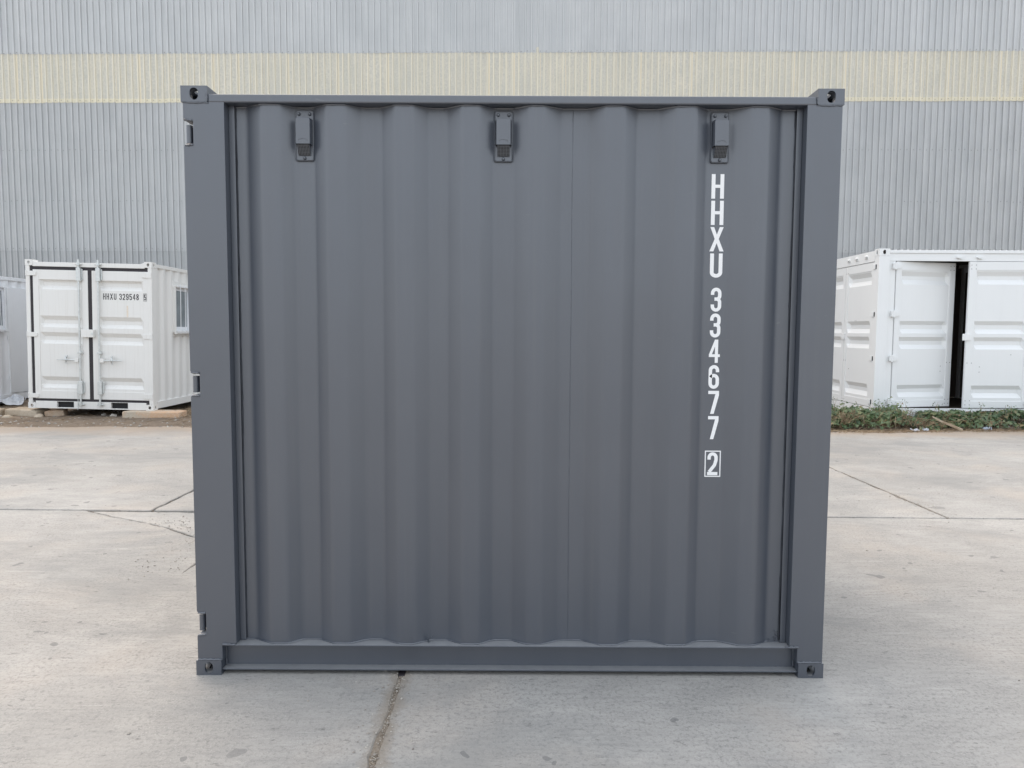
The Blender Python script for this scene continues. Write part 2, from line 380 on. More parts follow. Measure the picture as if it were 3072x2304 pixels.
def fillet(poly, r, n=4):
    out = [poly[0]]
    for i in range(1, len(poly)-1):
        p, a, b = Vector(poly[i]), Vector(poly[i-1]), Vector(poly[i+1])
        d = min(r, (a-p).length*0.45, (b-p).length*0.45)
        s, e = p+(a-p).normalized()*d, p+(b-p).normalized()*d
        for k in range(n+1):
            t = k/n; out.append(tuple((1-t)**2*s + 2*t*(1-t)*p + t*t*e))
    out.append(poly[-1]); return out
def casting(parent, mat, x0, y0, z0, sx, sy, sz, dx, dy, dz, hx, hz, tb):
    """corner casting box from (x0,y0,z0); dx,dy,dz = -1/+1 outward sides; holes on front/back, outer side, top or bottom"""
    m = MB(); t = 0.012
    x1, y1, z1 = x0+sx, y0+sy, z0+sz
    fy = y0 if dy < 0 else y1
    m.plate((x0, fy, z0), (1,0,0), (0,0,1), (0,dy,0), sx, sz, t, (sx/2, sz/2), hx, hz)
    fx = x0 if dx < 0 else x1
    m.plate((fx, y0, z0), (0,1,0), (0,0,1), (dx,0,0), sy, sz, t, (sy/2, sz/2), hx, hz)
    fz = z0 if dz < 0 else z1
    m.plate((x0, y0, fz), (1,0,0), (0,1,0), (0,0,dz), sx, sy, t, (sx/2, sy/2), tb, tb*1.7)
    iy, ix, iz = (y1 if dy < 0 else y0), (x1 if dx < 0 else x0), (z1 if dz < 0 else z0)
    m.add([(x0,iy,z0),(x1,iy,z0),(x1,iy,z1),(x0,iy,z1)], [(0,1,2,3)])
    m.add([(ix,y0,z0),(ix,y1,z0),(ix,y1,z1),(ix,y0,z1)], [(0,1,2,3)])
    m.add([(x0,y0,iz),(x1,y0,iz),(x1,y1,iz),(x0,y1,iz)], [(0,1,2,3)])
    return m.build('corner_casting', mat, parent, recalc=False)
def bead(name, mat, parent, path, r, jit, seed, n=6):
    q = random.Random(seed); pts, rad = [], []
    for p in path:
        pts.append((p[0]+q.uniform(-jit, jit), p[1]+q.uniform(-jit, jit)*0.3, p[2]+q.uniform(-jit, jit)*0.6)); rad.append(r*q.uniform(0.65, 1.35))
    return MB().tube(pts, rad, n).build(name, mat, parent, smooth=60)
def lin(a, b, n): return [tuple(a[k]+(b[k]-a[k])*i/n for k in range(3)) for i in range(n+1)]

# ------------------------------------------------------------------ lettering (flat print, own stroke glyphs)
def arc(cx, cy, rx, ry, a0, a1, n=10): return [(cx+rx*math.cos(R(a0+(a1-a0)*i/n)), cy+ry*math.sin(R(a0+(a1-a0)*i/n))) for i in range(n+1)]
def glyph(ch):
    """returns (width, ribbons[(pts, thickness)], polys) for cap height 1"""
    if ch == 'H': return .49, [], [[(0,0),(.15,0),(.15,1),(0,1)], [(.34,0),(.49,0),(.49,1),(.34,1)], [(.15,.44),(.34,.44),(.34,.57),(.15,.57)]]
    if ch == 'X': return .56, [], [[(0,0),(.16,0),(.28,.34),(.40,0),(.56,0),(.36,.51),(.54,1),(.39,1),(.28,.69),(.17,1),(.02,1),(.20,.51)]]
    if ch == 'U': return .49, [([(.075,1)]+arc(.245,.22,.17,.145,180,360)+[(.415,1)], .15)], []
    w, t = .43, .14; h = t/2; a, b, c = h, w-h, w/2; rx = (b-a)/2
    if ch == '3': return w, [([(a,.70)]+arc(c,.77,rx,.16,180,0)+arc(c+.02,.66,rx-.02,.135,0,-90)+[(.15,.525)], t),
                             ([(.15,.525)]+arc(c+.02,.39,rx-.02,.135,90,0)+arc(c,.23,rx,.16,0,-180)+[(a,.30)], t)], []
    if ch == '2': return w, [([(a,.68)]+arc(c,.77,rx,.16,180,0)+[(b,.66),(.30,.44),(a+.01,.14)], t)], [[(0,0),(w,0),(w,.14),(0,.14)]]
    if ch == '4': return .46, [], [[(.25,0),(.38,0),(.38,1),(.25,1)], [(0,.25),(.46,.25),(.46,.37),(0,.37)], [(0,.36),(.125,.36),(.30,.84),(.30,1),(.24,1)]]
    if ch == '6': return w, [([(b,.70)]+arc(c,.77,rx,.16,0,180)+arc(c,.23,rx,.16,180,360)+arc(c,.40,rx,.16,0,150), t)], []
    if ch == '9': return w, [([(w-x, 1-y) for x, y in [(b,.70)]+arc(c,.77,rx,.16,0,180)+arc(c,.23,rx,.16,180,360)+arc(c,.40,rx,.16,0,150)], t)], []
    if ch == '8': return w, [(arc(c,.75,rx-.01,.18,-90,270,24), t), (arc(c,.27,rx,.20,-90,270,24), t)], []
    if ch == '7': return w, [], [[(0,.86),(w,.86),(w,1),(0,1)], [(.09,0),(.235,0),(w,.80),(w,.87),(.29,.87)]]
    if ch == '5': return w, [([(a,.27)]+arc(c,.23,rx,.16,180,360)+arc(c,.42,rx,.17,0,150)+[(a,.45)], t)], [[(0,.44),(.13,.44),(.15,.86),(0,.86)], [(0,.86),(w-.02,.86),(w-.02,1),(0,1)]]
    return .4, [], []
def ribbon(pts, t):
    L, Rr = [], []
    for i, p in enumerate(pts):
        p = Vector(p); a = Vector(pts[max(i-1, 0)]); b = Vector(pts[min(i+1, len(pts)-1)])
        d1 = (p-a).normalized() if i > 0 else (b-p).normalized(); d2 = (b-p).normalized() if i < len(pts)-1 else d1
        d = (d1+d2)
        d = d.normalized() if d.length > 1e-6 else d1
        nrm = Vector((-d.y, d.x)); k = 1/max(0.5, nrm.dot(Vector((-d1.y, d1.x))))
        L.append(p+nrm*t/2*k); Rr.append(p-nrm*t/2*k)
    return L, Rr
def letter(ch, height, mat, parent, x, y, z, width=None, dirv=((1,0,0),(0,0,1),(0,-1,0)), centre=False):
    """x,y,z lower-left of glyph on its surface; printed 0.6 mm proud"""
    gw, ribs, polys = glyph(ch); m = MB()
    sx = (width/gw) if width else height
    U, V, N = (Vector(q) for q in dirv); lay = 0
    def P(p): return U*(p[0]*sx) + V*(p[1]*height) + N*(0.0006+0.00012*lay)
    for pts, t in ribs:
        L, Rr = ribbon(pts, t); n = len(L)
        m.add([P(p) for p in L]+[P(p) for p in Rr], [(i, n+i, n+i+1, i+1) for i in range(n-1)]); lay += 1
    for poly in polys:
        m.add([P(p) for p in poly], [tuple(range(len(poly)))]); lay += 1
    return m.build('lettering', mat, parent, loc=(x, y, z), recalc=False)

# ================================================================== THE SETTING
def nz(x, y, s=1.0, z=0.0): return noise.noise(Vector((x*s, y*s, z)))
# far ground sheet
g = MB(); g.add([(-300,-300,-0.16),(300,-300,-0.16),(300,300,-0.16),(-300,300,-0.16)], [(0,1,2,3)])
tag(g.build('ground', 'dirt'), kind='structure')
# bed of the joints between the slabs: its dirt shows in every joint and crack
g = MB(); g.add([(-40,-30,-0.034),(40,-30,-0.034),(40,8.9,-0.034),(-40,8.9,-0.034)], [(0,1,2,3)])
yard = tag(g.build('concrete_yard', 'joint'), kind='structure')

def jag(a, b, amp, step=0.045, seed=0.0, inset=0.0):
    """points from a to b (b excluded) with a broken, uneven edge"""
    a, b = Vector(a), Vector(b); L = (b-a).length; n = max(1, int(L/step)); d = (b-a)/L; nr = Vector((-d.y, d.x)); out = []
    for i in range(n):
        p = a+(b-a)*i/n; e = min(1, i/2)
        k = amp*e*(noise.noise(Vector((p.x*9+seed, p.y*9, seed)))*0.9 + noise.noise(Vector((p.x*40, p.y*40+seed, 3.3)))*0.7)
        out.append(tuple(p+nr*(k+inset)))
    return out
def slab(edges, seed, mat='concrete', z=0.0, th=0.15):
    poly = []
    for a, b, amp in edges: poly += jag(a, b, amp, seed=seed) if amp else [a]
    n = len(poly); m = MB()
    # top face, a small arris chamfer, then the sides
    c = Vector((sum(p[0] for p in poly)/n, sum(p[1] for p in poly)/n))
    m.add([(p[0], p[1], z-0.006) for p in poly], [])
    ins = []
    for i in range(n):
        a, p, b = Vector(poly[i-1]), Vector(poly[i]), Vector(poly[(i+1) % n]); d = (b-a)
        d = d.normalized() if d.length else Vector((1, 0)); ins.append((p.x-d.y*0.006, p.y+d.x*0.006, z))
    m.add(ins, [tuple(range(n))]); m.add([(p[0], p[1], z-th) for p in poly], [])
    m.f += [(i, (i+1) % n, n+(i+1) % n, n+i) for i in range(n)] + [(i, 2*n+i, 2*n+(i+1) % n, (i+1) % n) for i in range(n)]
    return m.build('slab', mat, yard, recalc=False)
def ty(x): return 2.898 - 0.0175*x          # the joint that runs across the picture
G = 0.015
def back_slab(x0, x1, sd):
    slab([((x0+G, ty(x0)+G), (x1-G, ty(x1)+G), 0.010), ((x1-G, ty(x1)+G), (x1-G, 8.75), 0.013), ((x1-G, 8.75), (x0+G, 8.75), 0), ((x0+G, 8.75), (x0+G, ty(x0)+G), 0.013)], sd)
for i, (a, b) in enumerate([(-23.5, -16.7), (-16.7, -9.9), (-9.9, -3.10), (-3.10, 3.705), (3.705, 10.5), (10.5, 17.3), (17.3, 24.1)]): back_slab(a, b, i*3.1+1)
# front row, with the broken corner left behind the dark container and a wide gravel-filled joint in front
J = 0.010
def front_slab(x0, x1, sd, y0=-4.1, left=0.014, right=0.014):
    slab([((x0+J, y0+G), (x1-J, y0+G), 0.008), ((x1-J, y0+G), (x1-J, ty(x1)-G), right), ((x1-J, ty(x1)-G), (x0+J, ty(x0)-G), 0.010), ((x0+J, ty(x0)-G), (x0+J, y0+G), left)], sd)
front_slab(-14.1, -7.3, 21); front_slab(-0.49, 6.3, 24); front_slab(6.3, 13.1, 25)
x0, x1, y0 = -7.3, -0.49, -4.1
crack = [(-1.30, ty(-1.3)-G), (-1.62, 2.30), (-2.04, 2.02), (-2.095, 1.66), (-2.102, 1.36), (-2.112, 1.66), (-2.12, 2.05), (-2.41, 2.175), (-2.72, 2.42), (-3.04, 2.60), (-3.36, 2.76), (-3.66, ty(-3.66)-G)]
ed = [((x0+J, y0+G), (x1-J, y0+G), 0.008), ((x1-J, y0+G), (x1-J, ty(x1)-G), 0.017), ((x1-J, ty(x1)-G), crack[0], 0.01)]
ed += [(crack[i], crack[i+1], 0.012) for i in range(len(crack)-1)]
ed += [(crack[-1], (x0+J, ty(x0)-G), 0.010), ((x0+J, ty(x0)-G), (x0+J, y0+G), 0.012)]
slab(ed, 33)
cp = [(-3.60, ty(-3.6)-G-0.006), (-3.35, 2.785), (-3.03, 2.63), (-2.71, 2.45), (-2.40, 2.205), (-2.14, 2.10), (-2.0, 2.07), (-1.63, 2.34), (-1.34, ty(-1.34)-G-0.01)]
slab([(cp[i], cp[(i+1) % len(cp)], 0.012) for i in range(len(cp))], 41, 'concrete2', -0.007)
for i, (a, b) in enumerate([(-14.1, -7.3), (-7.3, -0.49), (-0.49, 6.3), (6.3, 13.1)]):
    slab([((a+J, -11), (b-J, -11), 0), ((b-J, -11), (b-J, -4.1-G), 0.012), ((b-J, -4.1-G), (a+J, -4.1-G), 0.01), ((a+J, -4.1-G), (a+J, -11), 0.012)], 50+i)

# packed dirt almost flush with the slabs in the wide front joint
jm = MB(); n = 60
jm.add([(-0.489+sx_*(0.016+0.012*nz(i*0.31, sx_, 1.0, 2.0)), -4.0+i*0.112, -0.0075+0.003*nz(i*0.5, sx_, 1.0, 7.0)) for i in range(n) for sx_ in (-2.2, 2.2)], [(2*i, 2*i+1, 2*i+3, 2*i+2) for i in range(n-1)])
jm.build('joint_fill', 'joint', yard, recalc=False)
# strip of bare earth behind the yard, lapping unevenly over the slab edge
def edge_y(x): return 8.17 + 0.20*nz(x, 0, 0.45, 2.0) + 0.10*nz(x, 0, 1.9, 5.0) + 0.03*nz(x, 0, 7.0, 1.0)
def dirt_z(x, y):
    t = (y-edge_y(x)); s = max(0.0, min(1.0, t/0.75)); s = s*s*(3-2*s)
    return -0.010 + min(0.02, max(-0.02, t*0.06)) + 0.012*s + 0.022*s*nz(x, y, 1.1, 0.5) + 0.010*s*nz(x, y, 4.5, 4.0) + 0.004*nz(x, y, 16, 8.0)
xs = [-20+i*0.1 for i in range(50)] + [-15+i*0.055 for i in range(546)] + [15.03+i*0.1 for i in range(50)]
ys = [7.55+j*0.045 for j in range(60)] + [10.25+j*0.12 for j in range(56)]
m = MB(); nx = len(xs)
m.add([(x, y, dirt_z(x, y)) for y in ys for x in xs], [(j*nx+i, j*nx+i+1, (j+1)*nx+i+1, (j+1)*nx+i) for j in range(len(ys)-1) for i in range(nx-1)])
tag(m.build('dirt_verge', 'dirt', recalc=False, smooth=80), kind='structure')

# ---- warehouse wall
WH = empty('warehouse', (0, 16.0, 0), (0, 0, -0.0215))
tag(WH, 'tall grey corrugated metal warehouse with a pale yellow translucent strip, behind the containers', 'warehouse')
SW = PITCH*NR
def sheet_profile(nr=NR, lap=0.03):
    p = []
    for r in range(nr):
        x = r*PITCH
        if r == 0: p.append((0.0, 0.0))
        p += [(x+0.055, 0), (x+0.060, -0.004), (x+0.065, 0), (x+0.112, 0), (x+0.119, -0.036), (x+0.149, -0.036), (x+0.156, 0)]
    p.append((nr*PITCH+lap, -0.001)); return p
def sheet_mesh(name, z0, z1, mat):
    m = MB().sheet(sheet_profile(), 0, z1-z0, 6)
    me = bpy.data.meshes.new(name); me.from_pydata(m.v, [], m.f); me.materials.append(M[mat]); return me
rows = [('cladding_sheet', 8.765, 11.4, 'zinc_lit', -0.008), ('rooflight_sheet', 7.52, 8.90, 'fibre', -0.002), ('cladding_sheet', 3.66, 7.66, 'zinc', 0.006), ('cladding_sheet', -0.1, 3.80, 'zinc_shaded', 0.012)]
NS = 54
q = random.Random(3)
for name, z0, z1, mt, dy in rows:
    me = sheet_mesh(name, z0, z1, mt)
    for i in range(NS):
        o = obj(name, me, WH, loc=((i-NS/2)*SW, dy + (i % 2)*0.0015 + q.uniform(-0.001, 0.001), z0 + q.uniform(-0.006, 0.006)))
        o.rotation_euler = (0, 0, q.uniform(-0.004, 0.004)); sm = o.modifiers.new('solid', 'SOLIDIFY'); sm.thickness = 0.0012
XW = NS*SW/2
MB().box(-XW, XW, 0.06, 0.12, -0.1, 11.3).build('inner_wall', 'zinc', WH)
MB().box(-XW, -XW+0.1, 0.125, 22, -0.1, 11.3).build('side_wall', 'zinc', WH)
MB().box(XW-0.1, XW, 0.125, 22, -0.1, 11.3).build('side_wall', 'zinc', WH)
MB().box(-XW, XW, 21.9, 22, -0.1, 11.3).build('rear_wall', 'zinc', WH)
m = MB(); m.prism([(-0.3, 11.41), (11, 13.2), (22.3, 11.41), (22.3, 11.55), (11, 13.35), (-0.3, 11.55)], -XW-0.2, XW+0.2, 'x'); m.build('roof', 'zinc', WH)
m = MB()
for z in (4.98, 6.30, 3.72, 7.58, 8.80, 10.3):
    yb = -0.012 if z > 8.7 else (-0.006 if z > 7.5 else 0.002)
    for i in range(int(2*XW/PITCH)):
        if q.random() < 0.16: continue
        x = -XW+i*PITCH+0.03+q.uniform(-0.008, 0.008); zz = z+q.uniform(-0.012, 0.012)
        m.tube([(x, yb+0.004, zz), (x, yb-0.007, zz)], 0.0075, 6)
tag(m.build('fixing_screws', 'screw', WH, recalc=False), kind='stuff')
# ================================================================== DARK CONTAINER
DC = empty('shipping_container', (0, 0, 0))
tag(DC, 'large dark grey steel shipping container standing on the concrete in the foreground', 'container')
D = 2.2; W2 = 1.4142; H = 2.591
for (x0, dx) in ((-W2, -1), (W2-0.1130, 1)):
    for (y0, dy) in ((0.0, -1), (D-0.15, 1)):
        casting(DC, 'dark', x0, y0, H-0.0670, 0.113, 0.15, 0.067, dx, dy, 1, 0.0182, 0.0250, 0.022)
        casting(DC, 'dark', x0, y0, 0.0, 0.113, 0.15, 0.068, dx, dy, -1, 0.0185, 0.0250, 0.022)
HZ = [(2.349, 2.443), (1.271, 1.362), (0.190, 0.282)]
# left post with three hinge cut-outs
def notch(side, x_out, x_in, zs):
    p = []
    for z0, z1 in zs:      # going up along the outer edge
        p += [(x_out, z0-0.010), (x_out+side*0.010, z0), (x_in, z0), (x_in, z1), (x_out+side*0.012, z1), (x_out, z1+0.012)]
    return p
zsu = sorted(HZ)
poly = [(-1.408, 0.066), (-1.2955, 0.066), (-1.2955, 0.143), (-1.2318, 0.143), (-1.2318, 2.526), (-1.408, 2.526)] + list(reversed(notch(1, -1.408, -1.367, zsu)))
MB().prism(poly, 0.004, 0.058).build('corner_post', 'dark', DC, bevel=0.003)
MB().box(-1.366, -1.2325, 0.0585, 0.15, 0.145, 2.526).build('post_backing', 'dark', DC)
for z0, z1 in HZ:
    m = MB().tube(lin((-1.3945, 0.034, z0+0.008), (-1.3945, 0.034, z1-0.010), 2), 0.0135, 14)
    m.box(-1.4075, -1.386, 0.036, 0.10, z0+0.010, z1-0.012)
    m.build('hinge', 'dark', DC, smooth=40)
    bead('weld_bead', 'dark', DC, lin((-1.402, 0.003, z1+0.006), (-1.369, 0.003, z1+0.004), 5), 0.0045, 0.0015, int(z0*100))
    bead('weld_bead', 'dark', DC, lin((-1.402, 0.003, z0-0.006), (-1.369, 0.003, z0-0.004), 5), 0.0045, 0.0015, int(z0*100)+1)
# flange that the wall panel is welded to
MB().box(-1.2318, -1.2055, 0.050, 0.0575, 0.1425, 2.523).build('post_flange', 'dark', DC, bevel=0.002)
poly = [(1.2952, 0.066), (1.4100, 0.066), (1.4100, 2.526), (1.2590, 2.526), (1.2590, 0.143), (1.2952, 0.143)]
MB().prism(poly, 0.004, 0.15).build('corner_post', 'dark', DC, bevel=0.003)
MB().box(1.2330, 1.2588, 0.050, 0.0575, 0.1425, 2.523).build('post_flange', 'dark', DC, bevel=0.002)
for s in (-1, 1): MB().box(*sorted((s*1.300, s*1.408)), D-0.15, D-0.004, 0.066, 2.526).build('corner_post', 'dark', DC, bevel=0.003)
# top side rail
MB().box(-1.3015, 1.3005, 0.0025, 0.062, 2.522, 2.558).build('top_rail', 'dark', DC, bevel=0.006)
MB().box(-1.30, 1.30, D-0.062, D-0.0025, 2.522, 2.558).build('top_rail', 'dark', DC, bevel=0.006)
for s in (-1, 1):
    MB().box(*sorted((s*1.352, s*1.410)), 0.1505, D-0.1505, 2.522, 2.560).build('top_rail', 'dark', DC, bevel=0.004)
    # raised gusset plates beside the top castings
    MB().prism([(s*1.3005, 2.5585), (s*1.270, 2.5585), (s*1.3005, 2.577)], 0.075, 0.15).build('gusset', 'dark', DC)
# bottom side rail: channel with top plate, web and lower flange
br = MB(); br.box(-1.2945, 1.2945, 0.0, 0.085, 0.1360, 0.1415).build('rail_top_plate', 'dark', DC, bevel=0.0015)
MB().box(-1.3005, 1.3005, 0.0570, 0.063, 0.0265, 0.1355).build('bottom_rail', 'dark', DC)
MB().box(-1.3005, 1.3005, 0.0110, 0.085, 0.0200, 0.0262).build('rail_flange', 'dark', DC, bevel=0.0015)
MB().box(-1.30, 1.30, D-0.062, D-0.004, 0.02, 0.14).build('bottom_rail', 'dark', DC)
for s in (-1, 1): MB().box(*sorted((s*1.34, s*1.409)), 0.1505, D-0.1505, 0.02, 0.14).build('bottom_rail', 'dark', DC)
# corrugated wall
O, I = 0.0190, 0.0650
fl = [(-1.2060, I), (-1.158, I), (-1.078, O), (-1.003, O), (-0.945, I), (-0.868, I), (-0.798, O), (-0.722, O), (-0.650, I), (-0.574, I), (-0.502, O), (-0.430, O),
      (-0.360, I), (-0.287, I), (-0.2155, O), (-0.144, O), (-0.078, I), (0.004, I), (0.076, O), (0.137, O), (0.2196, I), (0.329, I), (0.404, O), (0.480, O), (0.5487, I), (0.6353, I),
      (0.710, O), (0.788, O), (0.852, I), (0.9495, I), (1.030, O), (1.097, O), (1.172, I), (1.2335, I)]
PR = fillet(fl, 0.015, 5)
MB().sheet(PR, 0.1405, 2.530, 1).build('wall_panel', 'dark', DC, smooth=50, solid=0.002)
bead('weld_seam', 'dark', DC, [(x, y-0.003, 0.1435) for x, y in PR], 0.0036, 0.0012, 5, 5)
bead('weld_seam', 'dark', DC, [(x, y-0.003, 2.5195) for x, y in PR], 0.0036, 0.0012, 6, 5)
def meander(x, z0, z1, amp, sd, y, n=60):
    return [(x + amp*(noise.noise(Vector((sd, z0+(z1-z0)*i/n*2.2, 0)))*1.2 + 0.5*noise.noise(Vector((sd+9, (z0+(z1-z0)*i/n)*9, 0)))), y, z0+(z1-z0)*i/n) for i in range(n+1)]
bead('caulk_line', 'caulk', DC, meander(-1.2045, 0.150, 2.515, 0.0035, 1.0, 0.0600, 90), 0.0024, 0.0007, 11, 6)
bead('caulk_line', 'caulk', DC, meander(1.2320, 0.150, 2.515, 0.0050, 4.0, 0.0600, 90), 0.0022, 0.0007, 12, 6)
bead('weld_seam', 'dark', DC, meander(0.2635, 0.150, 2.515, 0.0015, 7.0, 0.0645, 120), 0.0016, 0.0007, 13, 5)
for sx in (-1.2956, 1.2953): bead('weld_seam', 'dark', DC, lin((sx, 0.050, 0.03), (sx, 0.050, 0.135), 12), 0.004, 0.0015, 14 if sx < 0 else 15)
for x0, x1 in ((-1.405, -1.298), (1.298, 1.405)):
    bead('weld_seam', 'dark', DC, lin((x0, 0.0025, 0.0712), (x1, 0.0025, 0.0712), 14), 0.0042, 0.0016, 16)
    bead('weld_seam', 'dark', DC, lin((x0, 0.0035, 2.5215), (x1, 0.0035, 2.5215), 14), 0.0034, 0.0012, 17)
for sx in (-1.3015, 1.3000): bead('weld_seam', 'dark', DC, lin((sx, 0.0, 2.527), (sx, 0.0, 2.556), 6), 0.0036, 0.0014, 18)
for x0, x1, sd in ((-1.295, -1.236, 1), (1.240, 1.30, 2)): bead('weld_seam', 'dark', DC, lin((x0, 0.001, 0.1425), (x1, 0.001, 0.1425), 8), 0.004, 0.0015, 19+sd)
# small spatter by the right foot
m = MB(); q = random.Random(9)
for i in range(26):
    x, z = q.gauss(1.214, 0.012), 0.15+abs(q.gauss(0.0, 0.04)); r = q.uniform(0.0012, 0.0032)
    m.tube([(x, 0.064, z), (x, 0.060-r, z)], [r, r*0.5], 6)
m.build('weld_spatter', 'dark', DC, recalc=False)
# hidden faces: other walls, roof and floor, real sheets
def side_prof(L0, L1, n, d): 
    p = []; P = (L1-L0)/n
    for i in range(n): p += [(L0+i*P, 0), (L0+i*P+P*0.25, 0), (L0+i*P+P*0.5, d), (L0+i*P+P*0.75, d)]
    p.append((L1, 0)); return p
MB().sheet(side_prof(-1.30, 1.30, 9, 0.04), 0.14, 2.53).build('rear_wall_panel', 'dark', DC, loc=(0, D-0.03, 0), rot=(0, 0, math.pi))
MB().sheet(side_prof(0.15, D-0.15, 7, 0.04), 0.14, 2.53).build('end_wall_panel', 'dark', DC, loc=(1.40, 0, 0), rot=(0, 0, math.pi/2))
m = MB().box(-1.4072, -1.372, 0.103, D/2-0.01, 0.145, 2.515); m.build('end_door', 'dark', DC, bevel=0.004)
m = MB().box(-1.4072, -1.372, D/2+0.01, D-0.155, 0.145, 2.515); m.build('end_door', 'dark', DC, bevel=0.004)
MB().box(-1.352, 1.352, 0.0625, D-0.0625, 2.535, 2.5475).build('roof_panel', 'dark', DC)
MB().box(-1.335, 1.335, 0.086, D-0.066, 0.10, 0.135).build('floor', 'floor', DC)
# ventilator boxes
def vent(xc, tilt, idx):
    e_z, hgt, wid = 2.2905, 0.2185, 0.0800
    base = MB()
    pl = []
    r = 0.009
    for cx, cz, a0 in ((wid/2-r, hgt-r, 0), (-wid/2+r, hgt-r, 90), (-wid/2+r, r, 180), (wid/2-r, r, 270)): pl += arc(cx, cz, r, r, a0, a0+90, 4)
    base.prism(pl, 0.0, 0.006)
    v = base.build('vent', 'dark', DC, bevel=0.0015, loc=(xc, 0.0565, e_z), rot=(0, tilt, 0))
    rim = [(p[0]*0.93, -0.001, hgt/2+(p[1]-hgt/2)*0.972) for p in pl]; MB().tube(rim+[rim[0]], 0.0022, 6, False).build('rim', 'dark', v, smooth=60)
    # hood: rounded cover that stands proud, open towards the grille below
    hw, z0, z1, dp = 0.030, 0.068, 0.178, 0.030
    hp = []
    rr = 0.010
    for cx, cz, a0 in ((hw-rr, z1-rr, 0), (-hw+rr, z1-rr, 90)): hp += arc(cx, cz, rr, rr, a0, a0+90, 5)
    hp += [(-hw, z0), (hw, z0)]
    sk = MB(); n = len(hp)
    big = [(p[0]*1.13, z0 if p[1] == z0 else z0+(p[1]-z0)*1.045) for p in hp]
    sk.add([(p[0], -dp, p[1]) for p in hp]+[(p[0], -0.0005, p[1]) for p in big], [tuple(range(n))]+[(i, n+i, n+(i+1) % n, (i+1) % n) for i in range(n) if i != n-2])
    hood = sk.build('hood', 'dark', v, bevel=0.0015, solid=0.0012)
    m = MB().tube([(-0.018, -dp-0.0003, z0+0.010), (-0.018, -dp-0.0003, z0+0.018), (0.0, -dp-0.0003, z0+0.021), (0.018, -dp-0.0003, z0+0.018), (0.018, -dp-0.0003, z0+0.010)], 0.0010, 6)
    m.build('pressed_ridge', 'dark', hood, smooth=60)
    # grille: slanted plate with 8 x 8 real holes, dark box behind
    gm = MB(); NX = NZ = 8; gw, gz0, gz1 = 0.0265, 0.0235, z0-0.001
    ga, gb = -0.006, -dp+0.004
    def GP(u, t): return (-gw+2*gw*u, ga+(gb-ga)*t, gz0+(gz1-gz0)*t)
    us, ts = [0.0], [0.0]
    for i in range(NX): us += [(i+0.5)/NX-0.33/NX, (i+0.5)/NX+0.33/NX]
    for i in range(NZ): ts += [(i+0.5)/NZ-0.33/NZ, (i+0.5)/NZ+0.33/NZ]
    us.append(1.0); ts.append(1.0); nu = len(us)
    gm.add([GP(u, t) for t in ts for u in us], [(j*nu+i, j*nu+i+1, (j+1)*nu+i+1, (j+1)*nu+i) for j in range(len(ts)-1) for i in range(nu-1) if not (i % 2 == 1 and j % 2 == 1)])
    gm.build('grille', 'mesh', v, recalc=False)
    bk = MB(); bk.add([(-gw, -0.0022, gz0), (gw, -0.0022, gz0), (gw, -0.0022, gz1), (-gw, -0.0022, gz1)], [(0,1,2,3)]); bk.build('grille_cavity', 'black', v, recalc=False)
    ck = MB()
    for s in (-1, 1): ck.add([(s*gw, -0.0022, gz0), (s*gw, ga, gz0), (s*gw, gb, gz1), (s*gw, -0.0022, gz1)], [(0,1,2,3)])
    ck.build('grille_cheek', 'dark', v, recalc=False)
    for sx, sz in ((-0.0235, 0.2000), (0.0235, 0.2000), (0.0, 0.0130)):
        m = MB().tube([(sx, 0, sz), (sx, -0.0035, sz), (sx, -0.0065, sz)], [0.0075, 0.0070, 0.0042], 12)
        m.tube([(sx, -0.006, sz), (sx, -0.009, sz)], [0.0030, 0.0026], 6); m.build('bolt', 'dark', v, smooth=40)
    return v
for i, (xc, t) in enumerate(((-0.9045, 0.004), (-0.0385, 0.0), (0.9040, -0.006))): vent(xc, t, i)
# container number, one character above the other
CH = [('H', .8735, 2.1397, 2.2454, .055), ('H', .8742, 2.0258, 2.1308, .055), ('X', .8705, 1.9108, 2.0168, .063), ('U', .8750, 1.7961, 1.9018, .055), ('3', .8822, 1.6463, 1.7522, .047),
      ('3', .8816, 1.5320, 1.6385, .047), ('4', .8800, 1.4193, 1.5228, .049), ('6', .8810, 1.3034, 1.4092, .047), ('7', .8816, 1.1905, 1.2941, .048), ('7', .8834, 1.0761, 1.1803, .047), ('2', .8850, .9125, 1.0166, .0465)]
for ch, x, z0, z1, wd in CH: letter(ch, z1-z0, 'letter_w', DC, x, I-0.0014, z0, wd)
bx0, bx1, bz0, bz1, t = 0.8730, 0.9450, 0.9050, 1.0240, 0.0048
m = MB(); yy = I-0.0020
for a, b, c, d in ((bx0, bx1, bz0, bz0+t), (bx0, bx1, bz1-t, bz1), (bx0, bx0+t, bz0+t, bz1-t), (bx1-t, bx1, bz0+t, bz1-t)): m.add([(a, yy, c), (b, yy, c), (b, yy, d), (a, yy, d)], [(0,1,2,3)])
m.build('lettering_box', 'letter_w', DC, recalc=False)
# little bent rod welded to the bottom rail
MB().tube([(-0.3700, 0.040, 0.1400), (-0.3715, 0.036, 0.152), (-0.3690, 0.030, 0.162), (-0.3620, 0.024, 0.170), (-0.3520, 0.018, 0.175)], [0.0045, 0.0045, 0.0043, 0.0040, 0.0036], 8).build('bent_rod', 'dark', DC, smooth=60)
# rubber block peeping out of the joint under the rail
rb = MB().prism([(-0.503, -0.02), (-0.475, -0.02), (-0.475, 0.004), (-0.503, 0.005)], 0.000, 0.09).build('rubber_block', 'rubber', bevel=0.003)
tag(rb, 'small black rubber block at the ground joint under the dark container', 'rubber block')
